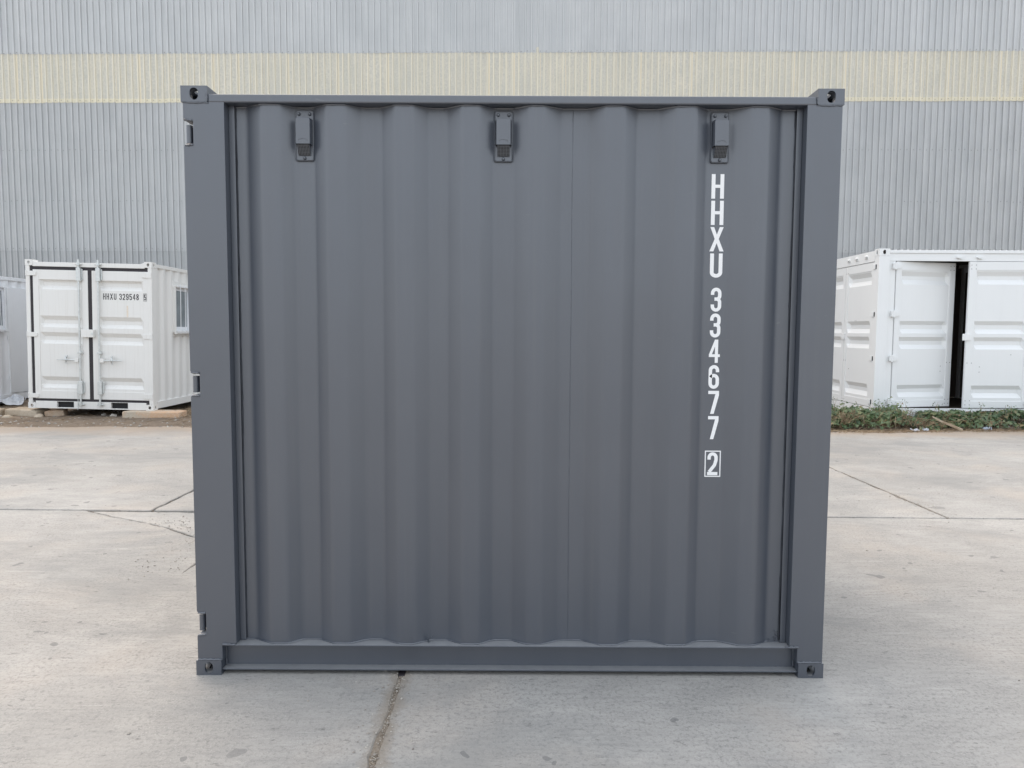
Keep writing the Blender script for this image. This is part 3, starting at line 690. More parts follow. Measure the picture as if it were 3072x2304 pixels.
# ================================================================== WHITE CONTAINERS
def pressed_panel(x0, x1, z0, z1, ribs, d=0.046, taper=0.045, base=0.010):
    """door skin with pressed horizontal grooves; ribs = [(z_top, z_flat_top, z_flat_bot, z_bot)]"""
    zs = [(z1, 0.0)]
    for a, b, c, e in ribs: zs += [(a, 0.0), (b, 1.0), (c, 1.0), (e, 0.0)]
    zs.append((z0, 0.0)); xs_ = [(x0, 0.0), (x0+0.012, 0.0), (x0+0.012+taper, 1.0), (x1-0.012-taper, 1.0), (x1-0.012, 0.0), (x1, 0.0)]
    m = MB(); n = len(xs_)
    m.add([(x, base+d*fx*fz, z) for z, fz in zs for x, fx in xs_], [(j*n+i, j*n+i+1, (j+1)*n+i+1, (j+1)*n+i) for j in range(len(zs)-1) for i in range(n-1)])
    return m
def door_leaf(parent, mat, w, h, ribs, stile, loc, rot=(0,0,0), top=0.09, bot=0.09, edge_r=None):
    """frame of four bars with a pressed skin, hung at local x=0; y is inward"""
    f = MB(); t = 0.045; er = edge_r or stile
    f.box(0, stile, 0, t, 0, h); f.box(w-er, w, 0, t, 0, h); f.box(stile, w-er, 0.0005, t, h-top, h-0.0005); f.box(stile, w-er, 0.0005, t, 0.0005, bot)
    d = f.build('door', mat, parent, bevel=0.004, loc=loc, rot=rot)
    pressed_panel(stile-0.003, w-er+0.003, bot-0.003, h-top+0.003, ribs).build('door_skin', mat, d, recalc=False, solid=0.002)
    return d

# ---- left container, door end towards us, propped on blocks
WL, HL, DL = 2.20, 2.591, 2.99
LC = empty('shipping_container', (-8.50, 9.40, 0.179), (0, R(1.05), 0))
tag(LC, 'off-white container with closed double doors marked HHXU 329548 5, propped on blocks at left', 'container')
for x0, dx in ((0, -1), (WL-0.13, 1)):
    for y0, dy in ((0, -1), (DL-0.16, 1)):
        casting(LC, 'white', x0, y0, HL-0.10, 0.13, 0.16, 0.10, dx, dy, 1, 0.024, 0.026, 0.03)
        casting(LC, 'white', x0, y0, 0, 0.13, 0.16, 0.10, dx, dy, -1, 0.024, 0.026, 0.03)
MB().box(0.004, 0.075, 0.004, 0.10, 0.098, HL-0.098).build('corner_post', 'white', LC, bevel=0.008)
MB().box(WL-0.075, WL-0.004, 0.004, 0.15, 0.098, HL-0.098).build('corner_post', 'white', LC, bevel=0.008)
for x in (0.004, WL-0.10): MB().box(x, x+0.096, DL-0.15, DL-0.004, 0.098, HL-0.098).build('corner_post', 'white', LC)
MB().prism([(0.128, HL-0.015), (0.20, HL-0.04), (WL-0.20, HL-0.04), (WL-0.128, HL-0.015), (WL-0.128, HL-0.115), (0.128, HL-0.115)], 0.006, 0.09).build('door_header', 'white', LC, bevel=0.004)
sill = MB()
for a, b in ((0.1305, 0.50), (0.80, 1.45), (1.75, WL-0.1305)): sill.box(a, b, 0.006, 0.10, 0.005, 0.125)
for a, b in ((0.50, 0.80), (1.45, 1.75)): sill.box(a, b, 0.008, 0.10, 0.005, 0.022)
sill.box(0.1305, WL-0.1305, 0.012, 0.10, 0.1255, 0.132)
sill.build('door_sill', 'white', LC)
for a, b in ((0.50, 0.80), (1.45, 1.75)):
    m = MB(); m.box(a+0.001, b-0.001, 0.05, 0.9, 0.024, 0.122); m.build('forklift_pocket', 'black', LC)
def ribs_of(h0, tops, a=0.072, b=0.065, c=0.065): return [(t-h0, t-h0-a, t-h0-a-b, t-h0-a-b-c) for t in tops]
Z0, Z1 = 0.175, HL-0.170
tops = [2.285, 1.627, 1.340, 0.565]
dl = door_leaf(LC, 'white', 0.955, Z1-Z0, ribs_of(Z0, tops), 0.100, (0.125, 0.012, Z0), top=0.17, bot=0.14)
dr = door_leaf(LC, 'white', 0.990, Z1-Z0, ribs_of(Z0, tops), 0.100, (WL-0.062-0.990, 0.012, Z0), top=0.17, bot=0.14)
# black door seals
MB().box(0.0755, 0.1245, 0.020, 0.05, 0.133, HL-0.118).build('door_seal', 'rubber', LC)
MB().box(0.125, WL-0.0765, 0.022, 0.05, Z1+0.0005, HL-0.1155).build('door_seal', 'rubber', LC)
MB().box(0.125, WL-0.0765, 0.018, 0.05, 0.1325, Z0-0.0005).build('door_seal', 'rubber', LC)
MB().prism([(1.0805, Z0), (1.1475, Z0), (1.1475, Z1-0.09), (1.16, Z1), (1.19, HL-0.10), (1.04, HL-0.10), (1.055, Z1), (1.0805, Z1-0.09)], 0.015, 0.0515).build('door_seal', 'rubber', LC)
MB().box(WL-0.0610, WL-0.0755+0.0005, 0.022, 0.05, Z0, Z1).build('door_seal', 'rubber', LC)
for dd, xs0, zs_ in ((dl, -0.115, (2.315, 1.255, 0.185)), (dr, 0.865, (2.315, 1.255, 0.205))):
    for z in zs_:
        m = MB()
        if dd is dl: m.prism([(-0.118, 0), (0.03, 0), (0.062, 0.012), (0.062, 0.066), (0.0, 0.080), (-0.118, 0.080)], -0.016, -0.002)
        else: m.prism([(0.880, 0.012), (0.920, 0.0), (1.040, 0.0), (1.040, 0.084), (0.900, 0.084), (0.880, 0.070)], -0.016, -0.002)
        h = m.build('hinge', 'white', dd, bevel=0.003, loc=(0, 0, z-Z0))
        xk = -0.108 if dd is dl else 1.033
        MB().tube([(xk, -0.012, -0.004), (xk, -0.012, 0.088)], 0.013, 10).build('hinge_pin', 'white', h, smooth=40)
for dd, xr, sgn in ((dl, 0.815, -1), (dr, 0.130, 1)):
    rod = MB().tube([(xr, -0.034, -0.085), (xr, -0.034, HL-0.16)], 0.0165, 12).build('lock_rod', 'galv', dd, smooth=40)
    for z, hh in ((2.06, 0.23), (0.09, 0.23), (0.80, 0.035)):
        m = MB().box(xr-0.034, xr+0.040, -0.0560, -0.001, z, z+hh); 
        if hh > 0.1: m.box(xr+0.0405, xr+0.062, -0.022, -0.001, z+0.02, z+hh-0.02)
        m.build('rod_guide', 'galv', rod, bevel=0.006)
    for z in (-0.11, HL-0.175-0.085):
        m = MB().tube([(xr, -0.040, z), (xr, -0.040, z+0.05)], 0.030, 10); m.tube([(xr-0.05, -0.03, z+0.02), (xr+0.06, -0.03, z+0.02)], 0.014, 8)
        m.build('cam_keeper', 'galv', rod, smooth=40)
    m = MB().box(*sorted((xr+sgn*0.018, xr+sgn*0.085)), -0.062, -0.030, 0.655, 0.725)
    m.build('handle_hub', 'white', rod, bevel=0.004)
    hd = MB().tube([(xr+sgn*0.08, -0.05, 0.690), (xr+sgn*0.20, -0.055, 0.688), (xr+sgn*0.30, -0.048, 0.694), (xr+sgn*0.40, -0.045, 0.690)], [0.011, 0.012, 0.010, 0.007], 8)
    hd.build('handle', 'galv', rod, smooth=50)
    m = MB().tube([(xr+sgn*0.23, -0.050, 0.640), (xr+sgn*0.23, -0.056, 0.665), (xr+sgn*0.23, -0.070, 0.69), (xr+sgn*0.23, -0.060, 0.735), (xr+sgn*0.225, -0.030, 0.765)], [0.012, 0.016, 0.02, 0.022, 0.012], 8)
    m.tube([(xr+sgn*0.23+0.018*math.cos(a*0.7), -0.056, 0.640+0.018*math.sin(a*0.7)) for a in range(10)], 0.004, 6)
    m.build('handle_latch', 'galv', rod, smooth=50)
lb = MB().box(0.860, 1.075, -0.075, -0.0015, 1.090, 1.225); lb.build('lock_box', 'white', dl, bevel=0.006)
MB().tube([(1.058, -0.079, 1.155), (1.058, -0.0745, 1.155)], 0.022, 12).build('lock_box_keyhole', 'galv', dl)
MB().tube([(0.775, -0.040, 0.30), (0.768, -0.052, 0.20), (0.775, -0.05, -0.02), (0.770, -0.05, -0.185)], 0.006, 6).build('hanging_strap', 'galv', dl, smooth=60)
# number on the right leaf
xx = 0.190
for ch in 'HHXU 329548':
    if ch == ' ': xx += 0.034; continue
    wd = 0.0445 if ch != 'X' else 0.054
    letter(ch, 0.108, 'letter_k', dr, xx, 0.0088, 1.752, wd); xx += wd + 0.0148
xx = 0.9050
letter('5', 0.100, 'letter_k', dr, xx+0.003, -0.0022, 1.754, 0.036)
m = MB(); a0, a1, b0, b1, t = xx-0.008, xx+0.050, 1.738, 1.870, 0.005
for a, b, c, d in ((a0, a1, b0, b0+t), (a0, a1, b1-t, b1), (a0, a0+t, b0+t, b1-t), (a1-t, a1, b0+t, b1-t)): m.add([(a, -0.0022, c), (b, -0.0022, c), (b, -0.0022, d), (a, -0.0022, d)], [(0,1,2,3)])
m.build('lettering_box', 'letter_k', dr, recalc=False)
# faded orange tally, worn to short dashes
m = MB(); q = random.Random(4)
for i in range(15):
    z = 1.645-i*0.0135; m.add([(0.595+q.uniform(0, .006), 0.0086, z), (0.625+q.uniform(-.006, .006), 0.0086, z), (0.625, 0.0086, z+0.0065), (0.595, 0.0086, z+0.0065)], [(0,1,2,3)])
m.build('faded_marking', 'letter_o', dr, recalc=False)
# side rails, corrugated side, roof
MB().box(WL-0.062, WL-0.004, 0.1605, DL-0.1605, HL-0.085, HL-0.022).build('top_rail', 'white', LC, bevel=0.004)
MB().box(WL-0.062, WL-0.004, 0.1605, DL-0.1605, 0.02, 0.145).build('bottom_rail', 'white', LC, bevel=0.004)
MB().box(0.004, 0.062, 0.1605, DL-0.1605, HL-0.085, HL-0.022).build('top_rail', 'white', LC)
MB().box(0.004, 0.062, 0.1605, DL-0.1605, 0.02, 0.145).build('bottom_rail', 'white', LC)
def corr_side(L0, L1, per, d, off=0.0):
    p = []; x = L0+off
    p.append((L0, 0.0))
    while x+per < L1: p += [(x+per*0.25, 0), (x+per*0.5, d), (x+per*0.75, d), (x+per, 0)]; x += per
    p.append((L1, 0)); return fillet(p, 0.008, 2)
SP = corr_side(0.1505, DL-0.1505, 0.285, 0.032)
MB().sheet(SP, 0.140, 2.512).build('wall_panel', 'white', LC, loc=(WL-0.012, 0, 0), rot=(0, 0, math.pi/2), smooth=40, solid=0.002)
MB().sheet(SP, 0.140, 2.512).build('wall_panel', 'white', LC, loc=(0.012, DL, 0), rot=(0, 0, -math.pi/2), solid=0.002)
MB().box(0.1, WL-0.1, DL-0.06, DL-0.02, 0.10, HL-0.09).build('end_wall', 'white', LC)
MB().box(0.05, WL-0.05, 0.092, DL-0.02, HL-0.060, HL-0.045).build('roof_panel', 'white', LC)
MB().box(0.065, WL-0.065, 0.905, DL-0.065, 0.03, 0.10).build('floor', 'floor', LC)
def window(parent, mat, loc, rot, w, h, bars=6):
    """local x along the wall, y inward, z up; origin lower left"""
    f = MB(); b = 0.055
    f.box(-0.03, w+0.03, -0.022, 0.05, -0.03, 0.0); f.box(-0.03, w+0.03, -0.022, 0.05, h, h+0.03); f.box(-0.03, 0.0, -0.022, 0.05, 0.0, h); f.box(w, w+0.03, -0.022, 0.05, 0.0, h)
    win = f.build('window', mat, parent, bevel=0.003, loc=loc, rot=rot)
    for i in (0, 1):
        x0, x1 = (0.001, w/2+0.02) if i == 0 else (w/2-0.02, w-0.001); y0 = 0.005 if i else 0.022
        s = MB(); s.box(x0, x0+b, y0, y0+0.015, 0.001, h-0.001); s.box(x1-b, x1, y0, y0+0.015, 0.001, h-0.001); s.box(x0+b, x1-b, y0, y0+0.015, 0.001, b+0.02); s.box(x0+b, x1-b, y0, y0+0.015, h-b, h-0.001)
        s.build('sash', 'pvc', win, bevel=0.002)
        MB().box(x0+b, x1-b, y0+0.006, y0+0.010, b+0.02, h-b).build('pane', 'glass', win)
    MB().box(0.12, 0.26, 0.045, 0.05, 0.05, h-0.03).build('curtain', 'curtain', win)
    MB().box(-0.045, w+0.045, -0.045, 0.0, -0.060, -0.0305).build('sill', mat, win, bevel=0.003)
    bm = [MB().tube([(w*(i+0.5)/bars, -0.060, -0.055), (w*(i+0.5)/bars, -0.060, h+0.055)], 0.0065, 8) for i in range(bars)]
    for k in bm: k.build('bar', 'white3', win, smooth=60)
    for z in (-0.02, h+0.02): MB().box(-0.02, w+0.02, -0.066, -0.054, z-0.012, z+0.012).build('bar_rail', 'white3', win)
    return win
MB().box(0.78, 1.98, -0.002, 0.03, 1.30, 2.32).build('window_plate', 'white', LC, loc=(WL-0.008, 0, 0), rot=(0, 0, math.pi/2), bevel=0.003)
window(LC, 'white', (WL+0.026, 0.80, 1.405), (0, 0, math.pi/2), 1.12, 0.80, 6)

# ---- far-left container, only its side shows
FC = empty('shipping_container', (-12.80, 8.70, 0.06))
tag(FC, 'pale grey-white cabin container at the left edge, partly hidden behind the marked one', 'container')
DF = 6.058
MB().box(2.14, 2.20, 0.0, DF, HL-0.07, HL).build('top_rail', 'white3', FC, bevel=0.004)
MB().box(2.13, 2.195, 0.0, DF, 0.0, 0.13).build('bottom_rail', 'white3', FC, bevel=0.004)
for y in (0.0, DF-0.15):
    for x in (0.0, 2.05): MB().box(x, x+0.15, y, y+0.15, 0.1305, HL-0.0705).build('corner_post', 'white3', FC)
SF = corr_side(0.1505, DF-0.1505, 0.285, 0.032)
MB().sheet(SF, 0.13, HL-0.06).build('wall_panel', 'white3', FC, loc=(2.185, 0, 0), rot=(0, 0, math.pi/2), smooth=40, solid=0.002)
MB().box(0.0, 0.03, 0.15, DF-0.15, 0.13, HL-0.06).build('wall_panel', 'white3', FC)
MB().box(0.15, 2.05, 0.0, 0.04, 0.0, HL-0.01).build('end_wall', 'white3', FC)
MB().box(0.15, 2.05, DF-0.04, DF, 0.0, HL-0.01).build('end_wall', 'white3', FC)
MB().box(0.03, 2.14, 0.0405, DF-0.0405, HL-0.05, HL-0.03).build('roof_panel', 'white3', FC)
MB().box(3.285, 4.26, -0.014, 0.02, 0.15, 2.38).build('cabin_door', 'white3', FC, loc=(2.185, 0, 0), rot=(0, 0, math.pi/2), bevel=0.004)
for z in (0.42, 1.25, 2.05): MB().box(3.262, 3.284, -0.030, 0.0, z, z+0.10).build('hinge', 'white3', FC, loc=(2.185, 0, 0), rot=(0, 0, math.pi/2), bevel=0.004)
window(FC, 'white3', (2.218, 2.09, 1.50), (0, 0, math.pi/2), 1.08, 0.85, 8)

# ---- right container: high, with doors along the side facing us and doors on its end
HR, LR, DR = 2.896, 2.991, 2.438
RC = empty('shipping_container', (6.22, 9.15, 0.10))
tag(RC, 'bright white container with one side door ajar on a black gap, behind the green creepers', 'container')
for x0, dx in ((0, -1), (LR-0.178, 1)):
    for y0, dy in ((0, -1), (DR-0.162, 1)):
        casting(RC, 'white2', x0, y0, HR-0.118, 0.178, 0.162, 0.118, dx, dy, 1, 0.026, 0.038, 0.035)
        casting(RC, 'white2', x0, y0, 0, 0.178, 0.162, 0.118, dx, dy, -1, 0.026, 0.038, 0.035)
for s in (0, 1):
    X = lambda a: a if s == 0 else LR-a
    MB().box(*sorted((X(0.004), X(0.185))), 0.004, 0.155, 0.1165, HR-0.1165).build('corner_post', 'white2', RC, bevel=0.006)
    MB().box(*sorted((X(0.1855), X(0.300))), 0.030, 0.075, 0.185, HR-0.160).build('post_flange', 'white2', RC, bevel=0.003)
    MB().box(*sorted((X(0.004), X(0.12))), DR-0.15, DR-0.004, 0.1165, HR-0.1165).build('corner_post', 'white2', RC)
m = MB(); m.box(0.1785, LR-0.1785, 0.006, 0.08, HR-0.075, HR-0.022); m.build('top_rail', 'white2', RC, bevel=0.004)
MB().box(0.1855, LR-0.1855, 0.022, 0.08, HR-0.2050, HR-0.0755).build('door_header', 'white2', RC, bevel=0.003)
m = MB()
for a, b in ((0.1785, 1.78), (2.13, LR-0.1785)): m.box(a, b, 0.006, 0.08, 0.012, 0.172)
m.box(1.78, 2.13, 0.006, 0.08, 0.1325, 0.172); m.build('bottom_rail', 'white2', RC, bevel=0.003)
MB().box(1.782, 2.128, 0.04, 0.8, 0.014, 0.131).build('forklift_pocket', 'black', RC)
MB().box(0.125, LR-0.125, 0.801, DR-0.05, 0.10, 0.16).build('floor', 'floor', RC)
MB().box(0.30, LR-0.30, 0.0805, 0.8005, 0.140, 0.16).build('floor_edge', 'floor', RC)
for x in (0.004, LR-0.064):
    MB().box(x, x+0.06, 0.1625, DR-0.1625, HR-0.205, HR-0.022).build('top_rail', 'white2', RC, bevel=0.004)
    MB().box(x, x+0.06, 0.1625, DR-0.1625, 0.012, 0.175).build('bottom_rail', 'white2', RC, bevel=0.004)
m = MB().sheet(fillet([(0.06+i*0.104+k, z) for i in range(27) for k, z in ((0, 0), (0.03, 0.0), (0.045, 0.018), (0.085, 0.018), (0.1, 0.0))], 0.006, 2), 0.03, DR-0.03)
rm = MB(); rm.v = [(x, z, HR-0.030+y) for x, y, z in m.v]; rm.f = m.f
rm.build('roof_panel', 'white2', RC, smooth=40, recalc=False, solid=0.002)
MB().box(0.05, LR-0.05, DR-0.05, DR-0.02, 0.17, HR-0.03).build('rear_wall', 'white2', RC)
MB().box(LR-0.05, LR-0.02, 0.16, DR-0.15, 0.17, HR-0.2).build('end_wall', 'white2', RC)
MB().box(0.07, LR-0.07, DR-0.075, DR-0.055, 0.165, HR-0.06).build('shade_panel', 'floor', RC)  # unseen dark panels added inside so the door gap reads black
MB().box(LR-0.075, LR-0.055, 0.17, DR-0.08, 0.165, HR-0.21).build('shade_panel', 'floor', RC)
MB().box(0.066, LR-0.066, 0.09, DR-0.08, HR-0.058, HR-0.050).build('shade_ceiling', 'floor', RC)
rr = [(2.521, 2.444, 2.380, 2.300), (1.676, 1.609, 1.536, 1.462), (1.402, 1.333, 1.267, 1.194), (0.5735, 0.503, 0.439, 0.3595)]
ZB, ZT = 0.185, HR-0.212
rl = [tuple(v-ZB for v in t) for t in rr]
LW = 1.165
LA, LB = LW+0.045, LW-0.045
d1 = door_leaf(RC, 'white2', LA, ZT-ZB, rl, 0.10, (0.318, 0.024, ZB), (0, 0, R(13.5)), top=0.145, bot=0.12, edge_r=0.115)
d2 = door_leaf(RC, 'white2', LB, ZT-ZB, rl, 0.115, (LR-0.318-LB, 0.010, ZB), (0, 0, 0), top=0.145, bot=0.12)
m = MB().prism([(-0.085, 0), (-0.012, 0), (0.075, 0.026), (0.075, 0.066), (-0.012, 0.095), (-0.085, 0.095)], -0.036, 0.004)
hm = m.build('hinge', 'white2', d1, bevel=0.003, loc=(0, 0, 0.05))
pin = MB().tube([(-0.050, -0.034, -0.012), (-0.050, -0.034, 0.107)], 0.018, 10).build('hinge_pin', 'white2', hm, smooth=40)
def copy_part(o, parent, loc):
    c = o.copy(); col.objects.link(c); c.parent = parent; c.location = loc
    for ch in o.children:
        k = ch.copy(); col.objects.link(k); k.parent = c
    return c
for z in (0.80, 1.56, 2.37): copy_part(hm, d1, (0, 0, z))
hm2 = None
for z in (0.05, 0.80, 1.56, 2.37):
    c = copy_part(hm, d2, (LB, 0, z+0.09)); c.rotation_euler = (0, math.pi, 0); c.location.y = -0.016
MB().box(-0.075, 0.065, -0.022, -0.0015, 1.16, 1.275).build('latch_plate', 'white2', d2, bevel=0.004)
# empty bolt holes where the locking gear is not fitted yet, and cam keepers on the rails
def holes(dd, pts):
    m = MB()
    for x, z, y in pts: m.tube([(x, y, z), (x, y-0.0035, z)], 0.0065, 8)
    return tag(m.build('bolt_holes', 'screw', dd, recalc=False), kind='stuff')
holes(d1, [(x, z, 0.0) for x in (LA-0.105, LA-0.035) for z in (2.375, 2.44, 0.055, 0.125)] + [(x, 0.775, 0.0) for x in (LA-0.105, LA-0.035)] + [(LA-0.22, 0.62, 0.009), (LA-0.22, 0.71, 0.009)])
holes(d2, [(x, z, 0.0) for x in (0.03, 0.105) for z in (2.375, 2.44, 0.055, 0.125)] + [(x, 0.775, 0.0) for x in (0.03, 0.105)] + [(0.25, 0.62, 0.009), (0.25, 0.71, 0.009), (0.78, 0.92, 0.009)])
def keeper(parent, x, y, z, rot=0.0):
    m = MB().prism([(-0.045, -0.012), (0.0, -0.024), (0.045, -0.008), (0.05, 0.008), (0.0, 0.022), (-0.045, 0.012)], -0.034, 0.004)
    m.box(-0.02, 0.06, -0.018, 0.004, -0.034, -0.0245)
    return m.build('cam_keeper', 'white2', parent, bevel=0.004, loc=(x, y, z), rot=(0, 0, rot))
for x in (1.36, 1.70): keeper(RC, x, 0.020, HR-0.140); keeper(RC, x-0.09, 0.004, 0.095)
# end doors: one leaf hinged at the near corner, one at the far corner
EW = 1.055
for k in (0, 1):
    y_far = DR-0.160 if k else 0.158+EW
    e = door_leaf(RC, 'white2', EW, ZT-ZB, rl, 0.09, (0.010, y_far-(0.0 if not k else 0.0), ZB), (0, 0, -math.pi/2), top=0.145, bot=0.12)
    if k == 0:
        for z in (0.05, 0.80, 1.56, 2.37):
            MB().box(EW-0.03, EW+0.050, -0.020, 0.0, z, z+0.085).build('hinge', 'white2', e, bevel=0.004, )
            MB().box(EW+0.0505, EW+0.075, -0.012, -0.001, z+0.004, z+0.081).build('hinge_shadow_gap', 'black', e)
        MB().box(-0.06, 0.055, -0.022, -0.0015, 1.16, 1.275).build('latch_plate', 'white2', e, bevel=0.004)
        holes(e, [(x, z, 0.0) for x in (0.03, 0.10) for z in (2.375, 0.055, 0.775)] + [(0.22, 0.62, 0.009), (0.4, 1.5, 0.009), (0.44, 1.5, 0.009)])
for y in (0.45, 0.80, 1.10): keeper(RC, 0.004, y, HR-0.10, -math.pi/2)
keeper(RC, 0.004, 0.52, 0.095, -math.pi/2)
# ================================================================== SMALL THINGS ON THE GROUND
def rough_block(name, mat, lx, ly, lz, loc, rot, seed, amp=0.012, seg=5, rnd_=0.15):
    """weathered block: subdivided box with worn corners and an uneven skin"""
    bm = bmesh.new(); bmesh.ops.create_cube(bm, size=1.0)
    bmesh.ops.subdivide_edges(bm, edges=bm.edges[:], cuts=seg, use_grid_fill=True)
    for v in bm.verts:
        p = v.co.copy(); c = sum(1 for k in p if abs(abs(k)-0.5) < 1e-4)
        w_ = (0, 0, 0.35, 1.0)[c]*0.03
        q_ = Vector((p.x*lx, p.y*ly, p.z*lz))
        q_ -= Vector((math.copysign(w_, p.x) if abs(p.x) > 0.49 else 0, math.copysign(w_, p.y) if abs(p.y) > 0.49 else 0, math.copysign(w_, p.z) if abs(p.z) > 0.49 else 0))*min(1, lz*6)
        n_ = noise.noise_vector(q_*7+Vector((seed, 0, 0)))*amp + noise.noise_vector(q_*22+Vector((0, seed, 0)))*amp*0.4
        v.co = q_+n_+Vector((0, 0, lz/2))
    me = bpy.data.meshes.new(name); bm.to_mesh(me); bm.free(); me.materials.append(M[mat])
    me.polygons.foreach_set('use_smooth', [True]*len(me.polygons)); me.set_sharp_from_angle(angle=R(50))
    return obj(name, me, None, 0, loc, rot)
tag(rough_block('concrete_beam', 'beam', 1.00, 0.34, 0.145, (-6.30, 9.45, -0.005), (0, R(0.4), R(1.5)), 3, 0.008, 8), 'long pale orange concrete beam propping the near right corner of the marked off-white container', 'concrete beam')
tag(rough_block('stone_block', 'block', 0.62, 0.34, 0.150, (-8.66, 9.62, 0.0), (0, R(1), R(-7)), 11, 0.012, 6), 'long tan stone block under the left corner of the marked off-white container', 'stone block')
tag(rough_block('brick_block', 'brick', 0.32, 0.22, 0.135, (-8.13, 9.60, 0.0), (0, R(-5), R(12)), 17, 0.012, 5), 'short reddish brick tilted beside the long tan stone block', 'brick')
tag(rough_block('stone_block', 'block', 0.40, 0.30, 0.145, (-9.26, 9.55, 0.0), (0, 0, R(4)), 23, 0.012, 5), 'tan stone block cut off by the left edge of the photo', 'stone block')
def rock(name, mat, r, loc, seed, sq=(1, 1, 0.7)):
    bm = bmesh.new(); bmesh.ops.create_icosphere(bm, subdivisions=2, radius=1.0)
    for v in bm.verts:
        k = 1+0.35*noise.noise(v.co*1.6+Vector((seed, 0, 0)))+0.12*noise.noise(v.co*5+Vector((0, seed, 0)))
        v.co = Vector((v.co.x*sq[0], v.co.y*sq[1], v.co.z*sq[2]))*r*k
    me = bpy.data.meshes.new(name); bm.to_mesh(me); bm.free(); me.materials.append(M[mat])
    return obj(name, me, None, 0, loc)
tag(rock('rock', 'stone', 0.062, (-7.06, 9.50, 0.035), 2), 'rounded grey stone on the earth below the right door of the marked container', 'rock')
tag(rock('rock', 'stone', 0.050, (-7.30, 9.62, 0.03), 7), 'small brown-grey stone lying in the shade under the marked container', 'rock')
tag(rock('rock', 'block', 0.060, (-8.78, 9.26, 0.03), 12, (1.5, 1, .7)), 'flat pale stone in front of the long tan block', 'rock')
tag(rock('rock', 'block', 0.065, (-8.30, 9.36, 0.03), 15, (1.2, 1, .8)), 'brown stone wedged between the tan block and the brick', 'rock')
def crumple(name, mat, lx, ly, loc, seed, lift=0.05, rz=0.0):
    m = MB(); n = 9
    m.add([(lx*(i/(n-1)-0.5)*(1+0.2*noise.noise(Vector((j*.5, seed, 0)))), ly*(j/(n-1)-0.5), 0.012+lift*abs(noise.noise(Vector((i*0.45+seed, j*0.45, seed))))*1.6) for j in range(n) for i in range(n)],
          [(j*n+i, j*n+i+1, (j+1)*n+i+1, (j+1)*n+i) for j in range(n-1) for i in range(n-1)])
    return m.build(name, mat, None, loc=loc, rot=(0, 0, rz), solid=0.002, recalc=False)
tag(crumple('plastic_sheet', 'plastic', 0.55, 0.75, (-10.30, 11.45, 0.02), 5, 0.16, 0.5), 'crumpled white plastic sheet on the earth at the left edge', 'plastic sheet')
tag(crumple('paper_scrap', 'plastic', 0.12, 0.07, (6.42, 8.20, 0.0), 9, 0.05), 'larger white paper scrap at the front of the creepers', 'litter')
tag(crumple('paper_scrap', 'plastic', 0.07, 0.06, (6.60, 8.22, 0.0), 13, 0.05), 'tiny white paper scrap right of the larger one by the creepers', 'litter')
tag(crumple('plastic_scrap', 'plastic_b', 0.11, 0.12, (7.66, 8.36, 0.0), 21, 0.07), 'blue-white plastic scrap lying under the creepers at right', 'litter')
tag(crumple('plastic_scrap', 'plastic', 0.16, 0.08, (-7.52, 9.12, 0.0), 31, 0.03, 0.4), 'pale plastic scrap on the earth in front of the left doors of the marked container', 'litter')
m = MB().tube([(7.20, 8.22, 0.02), (7.06, 8.24, 0.085), (6.90, 8.30, 0.15), (6.76, 8.36, 0.23)], [0.028, 0.022, 0.018, 0.010], 6)
m.v = [(x, 8.28+(y-8.28)*0.6, z) for x, y, z in m.v]
tag(m.build('dry_stalk', 'wood', smooth=60), 'thick dry brown stalk leaning through the creepers', 'stalk')

# ---- gravel in the joints and loose grit: too small to pick apart
def pebbles(name, mat, pts, label, seed, rmin, rmax, flat=0.6):
    q = random.Random(seed); m = MB()
    base = [(1,0,0),(-1,0,0),(0,1,0),(0,-1,0),(0,0,1),(0,0,-1)]
    fs = [(0,2,4),(2,1,4),(1,3,4),(3,0,4),(2,0,5),(1,2,5),(3,1,5),(0,3,5)]
    for (x, y, z) in pts:
        r = rmin+(rmax-rmin)*q.random()**2.6; a = q.random()*6.28; c, s = math.cos(a), math.sin(a); st = q.uniform(0.6, 1.5)
        vs = []
        for bx, by, bz in base:
            k = r*q.uniform(0.7, 1.25); X, Y, Z = bx*k*st, by*k, bz*k*flat
            vs.append((x+X*c-Y*s, y+X*s+Y*c, z+Z+r*flat*0.5))
        m.add(vs, fs)
    return tag(m.build(name, mat, recalc=False), label, 'gravel', kind='stuff')
q = random.Random(77); P = []
def along(a, b, n, wd, z):
    for i in range(n):
        t = q.random(); P.append((a[0]+(b[0]-a[0])*t+q.gauss(0, wd), a[1]+(b[1]-a[1])*t+q.gauss(0, wd), z+q.uniform(-0.004, 0.004)))
along((-0.489, -2.2), (-0.49, 0.6), 3600, 0.007, -0.009)
along((-5, ty(-5)), (-0.9, ty(-0.9)), 1300, 0.007, -0.032); along((0.9, ty(0.9)), (6, ty(6)), 1300, 0.007, -0.032)
along((-3.1, 2.96), (-3.1, 8), 900, 0.010, -0.014); along((3.705, 2.84), (3.705, 8), 1400, 0.012, -0.010)
for i in range(len(crack)-1): along(crack[i], crack[i+1], 140, 0.014, -0.014)
pebbles('joint_gravel', 'grit', P, 'brown grit and gravel filling the joints and cracks of the concrete', 5, 0.002, 0.0065)
P = []
def scatter(cx, cy, sx, sy, n, z=0.0):
    for i in range(n): P.append((q.gauss(cx, sx), q.gauss(cy, sy), z))
scatter(-2.55, 2.55, 0.35, 0.20, 420, -0.004); scatter(-2.25, 1.55, 0.16, 0.16, 160); scatter(-2.2, 2.1, 0.2, 0.12, 160)
scatter(3.72, 3.35, 0.06, 0.25, 220); scatter(-0.50, -0.75, 0.05, 0.28, 160); scatter(-0.5, -0.1, 0.04, 0.2, 90)
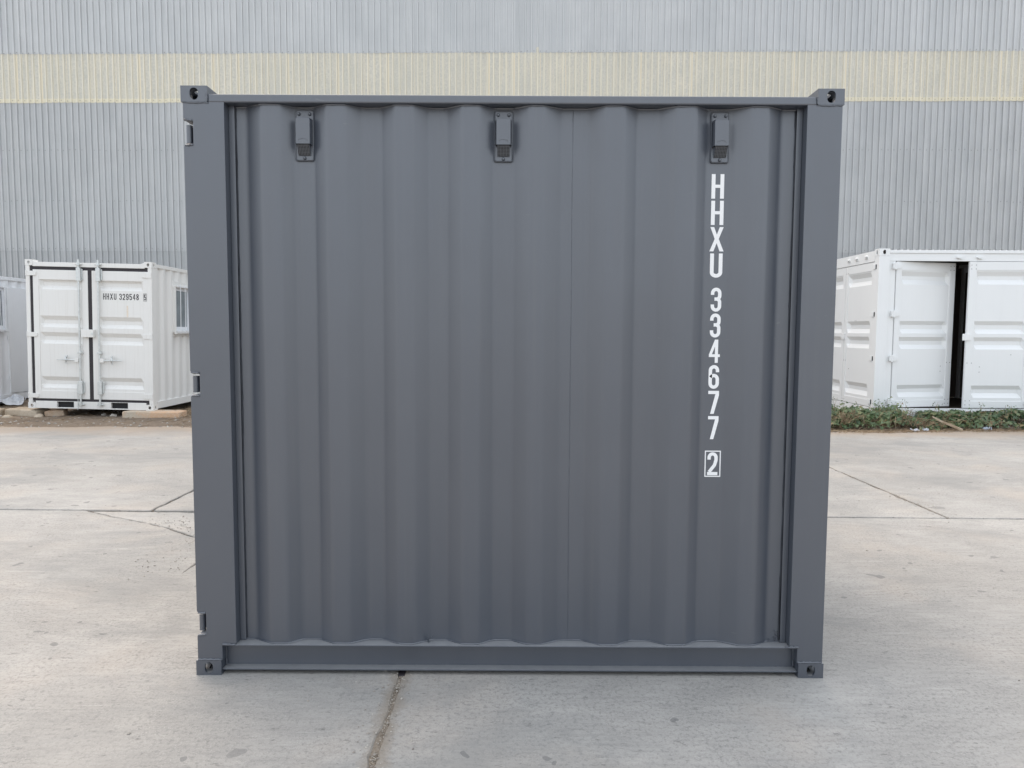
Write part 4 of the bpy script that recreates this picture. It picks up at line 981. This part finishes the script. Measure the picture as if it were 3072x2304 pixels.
for i in range(700): P.append((q.uniform(-6, 6), q.uniform(-2.0, 7.6), 0.0))
pebbles('loose_grit', 'stone', P, 'scattered loose grit and chips on the concrete yard', 6, 0.0018, 0.0075)
P = []
for i in range(4200):
    x = q.uniform(-13, 12); y = edge_y(x)+q.random()**1.6*3.2-0.06; P.append((x, y, dirt_z(x, y)-0.002))
pebbles('verge_stones', 'stone', P, 'small stones strewn over the bare earth strip', 8, 0.004, 0.030)

# ---- dry straw and twigs on the earth
m = MB(); q = random.Random(15)
def straw(x, y, z, L, a, r, up=0.0):
    dx, dy = math.cos(a)*L/2, math.sin(a)*L/2; b = q.uniform(-0.2, 0.2)*L
    m.tube([(x-dx, y-dy, z), (x+b*math.sin(a), y-b*math.cos(a), z+up*0.6+0.01), (x+dx, y+dy, z+up)], [r, r*0.9, r*0.4], 3, False)
for i in range(1500):
    x = q.uniform(-13, -4); y = edge_y(x)+0.1+q.random()*3.0; straw(x, y, dirt_z(x, y)+0.004, q.uniform(0.04, 0.22), q.gauss(0, 0.5), q.uniform(0.0012, 0.0035), abs(q.gauss(0, 0.012)))
for i in range(420):    # drift behind the beam
    x, y = q.gauss(-5.75, 0.22), q.gauss(9.95, 0.35); straw(x, y, dirt_z(x, y)+0.01, q.uniform(0.06, 0.22), q.random()*6.28, q.uniform(0.0015, 0.004), abs(q.gauss(0.02, 0.05)))
for i in range(1500):
    x = q.uniform(4.3, 11); y = edge_y(x)+q.gauss(0.08, 0.09); straw(x, y, max(0.0, dirt_z(x, y))+0.004, q.uniform(0.04, 0.2), q.gauss(0, 0.6), q.uniform(0.0012, 0.004), abs(q.gauss(0, 0.02)))
tag(m.build('dry_straw', 'straw', recalc=False), 'dry straw and twigs lying on the earth strip', 'straw', kind='stuff')

# ---- creepers in front of the right container
q = random.Random(23); m = MB(); st = MB()
def veg_h(x):
    base = 0.27 + 0.13*nz(x, 0, 0.9, 3.0) + 0.13*nz(x, 0, 2.7, 6.0)
    if 6.50 < x < 6.95: base *= 0.62                      # dip where dry stems show
    if x < 5.6: base += 0.06
    return max(0.10, base)
def leaf(p, size, nrm, a):
    n = nrm.normalized(); t = n.cross(Vector((0, 0, 1)));
    if t.length < 0.05: t = Vector((1, 0, 0))
    t.normalize(); b = n.cross(t); u = t*math.cos(a)+b*math.sin(a); v = n.cross(u)
    # three-lobed leaf, slightly folded along the midrib
    out = [(0, 0), (0.30, 0.16), (0.52, 0.02), (0.42, 0.36), (0.30, 0.50), (0.16, 0.62), (0.0, 1.0), (-0.16, 0.62), (-0.30, 0.50), (-0.42, 0.36), (-0.52, 0.02), (-0.30, 0.16)]
    vs = [p+u*(x*size)+v*(y*size)+n*(abs(x)*size*0.35-y*y*size*0.28) for x, y in out]
    vs.append(p+v*(0.42*size)-n*(0.03*size))
    c = 12; m.add(vs, [(c, i, (i+1) % 12) for i in range(12)])
for i in range(7000):
    x = q.uniform(4.2, 12.4); y0 = edge_y(x)+0.12+0.20*nz(x, 0, 2.1, 14.0)+0.08*nz(x, 0, 7.0, 15.0); yb = 9.10; t = q.random()
    y = y0+(yb-y0)*t**0.85; h = veg_h(x+0.25*nz(x, y, 1.4, 9))*min(1.0, 0.38+1.15*(y-y0)/0.5)
    cl = 0.5+0.5*nz(x, y, 3.2, 12.0)
    if cl < 0.36 and q.random() < 0.85: continue
    z = max(0.015, h*(0.30+0.70*q.random()**0.45)*(0.62+0.55*cl))
    nr = Vector((q.gauss(0, 0.45), q.gauss(-0.35, 0.45), q.uniform(0.35, 1.0)))
    leaf(Vector((x, y, z)), q.uniform(0.045, 0.105), nr, q.random()*6.28)
    if i % 7 == 0:
        xx_ = x+q.gauss(0, 0.08); st.tube([(xx_, y+q.uniform(0, 0.1), 0.0), ((x+xx_)/2, y+0.02, z*0.7), (x, y, z)], [0.0035, 0.003, 0.0018], 3, False)
for i in range(75):     # upright tips above the mass
    x = q.choice((5.05, 5.25, 5.5, 6.05, 6.12, 6.35, 7.05, 7.7, 8.3, 8.9))+q.gauss(0, 0.09); y = q.uniform(8.45, 9.0); zt = veg_h(x)+q.uniform(0.0, 0.17)
    st.tube([(x, y, 0.05), (x+q.gauss(0, 0.02), y, zt*0.6), (x+q.gauss(0, 0.05), y, zt)], [0.004, 0.003, 0.0015], 3, False)
    for k in range(7): leaf(Vector((x+q.gauss(0, 0.025), y+q.gauss(0, 0.02), zt-k*0.028)), q.uniform(0.022, 0.045), Vector((q.gauss(0, .6), q.gauss(-.2, .6), .7)), q.random()*6.28)
for i in range(520):    # dry bare stems
    x = q.choice((q.gauss(6.7, 0.22), q.gauss(5.2, 0.3), q.uniform(4.3, 11.5))); y = q.uniform(8.30, 8.95); h = veg_h(x)
    a = q.uniform(-1.2, 1.2); L = q.uniform(0.12, 0.4)
    st.tube([(x, y, q.uniform(0.02, 0.1)), (x+a*L*0.5, y-0.05, h*q.uniform(0.5, 1.0)), (x+a*L, y-0.08, h*q.uniform(0.3, 1.0))], [0.0035, 0.003, 0.002], 3, False)
cr = m.build('creepers', 'leaf', recalc=False)
tag(cr, 'low mass of green three-lobed creepers along the foot of the bright white container', 'creepers', kind='stuff')
st.build('creeper_stems', 'straw', cr, recalc=False)['kind'] = 'stuff'
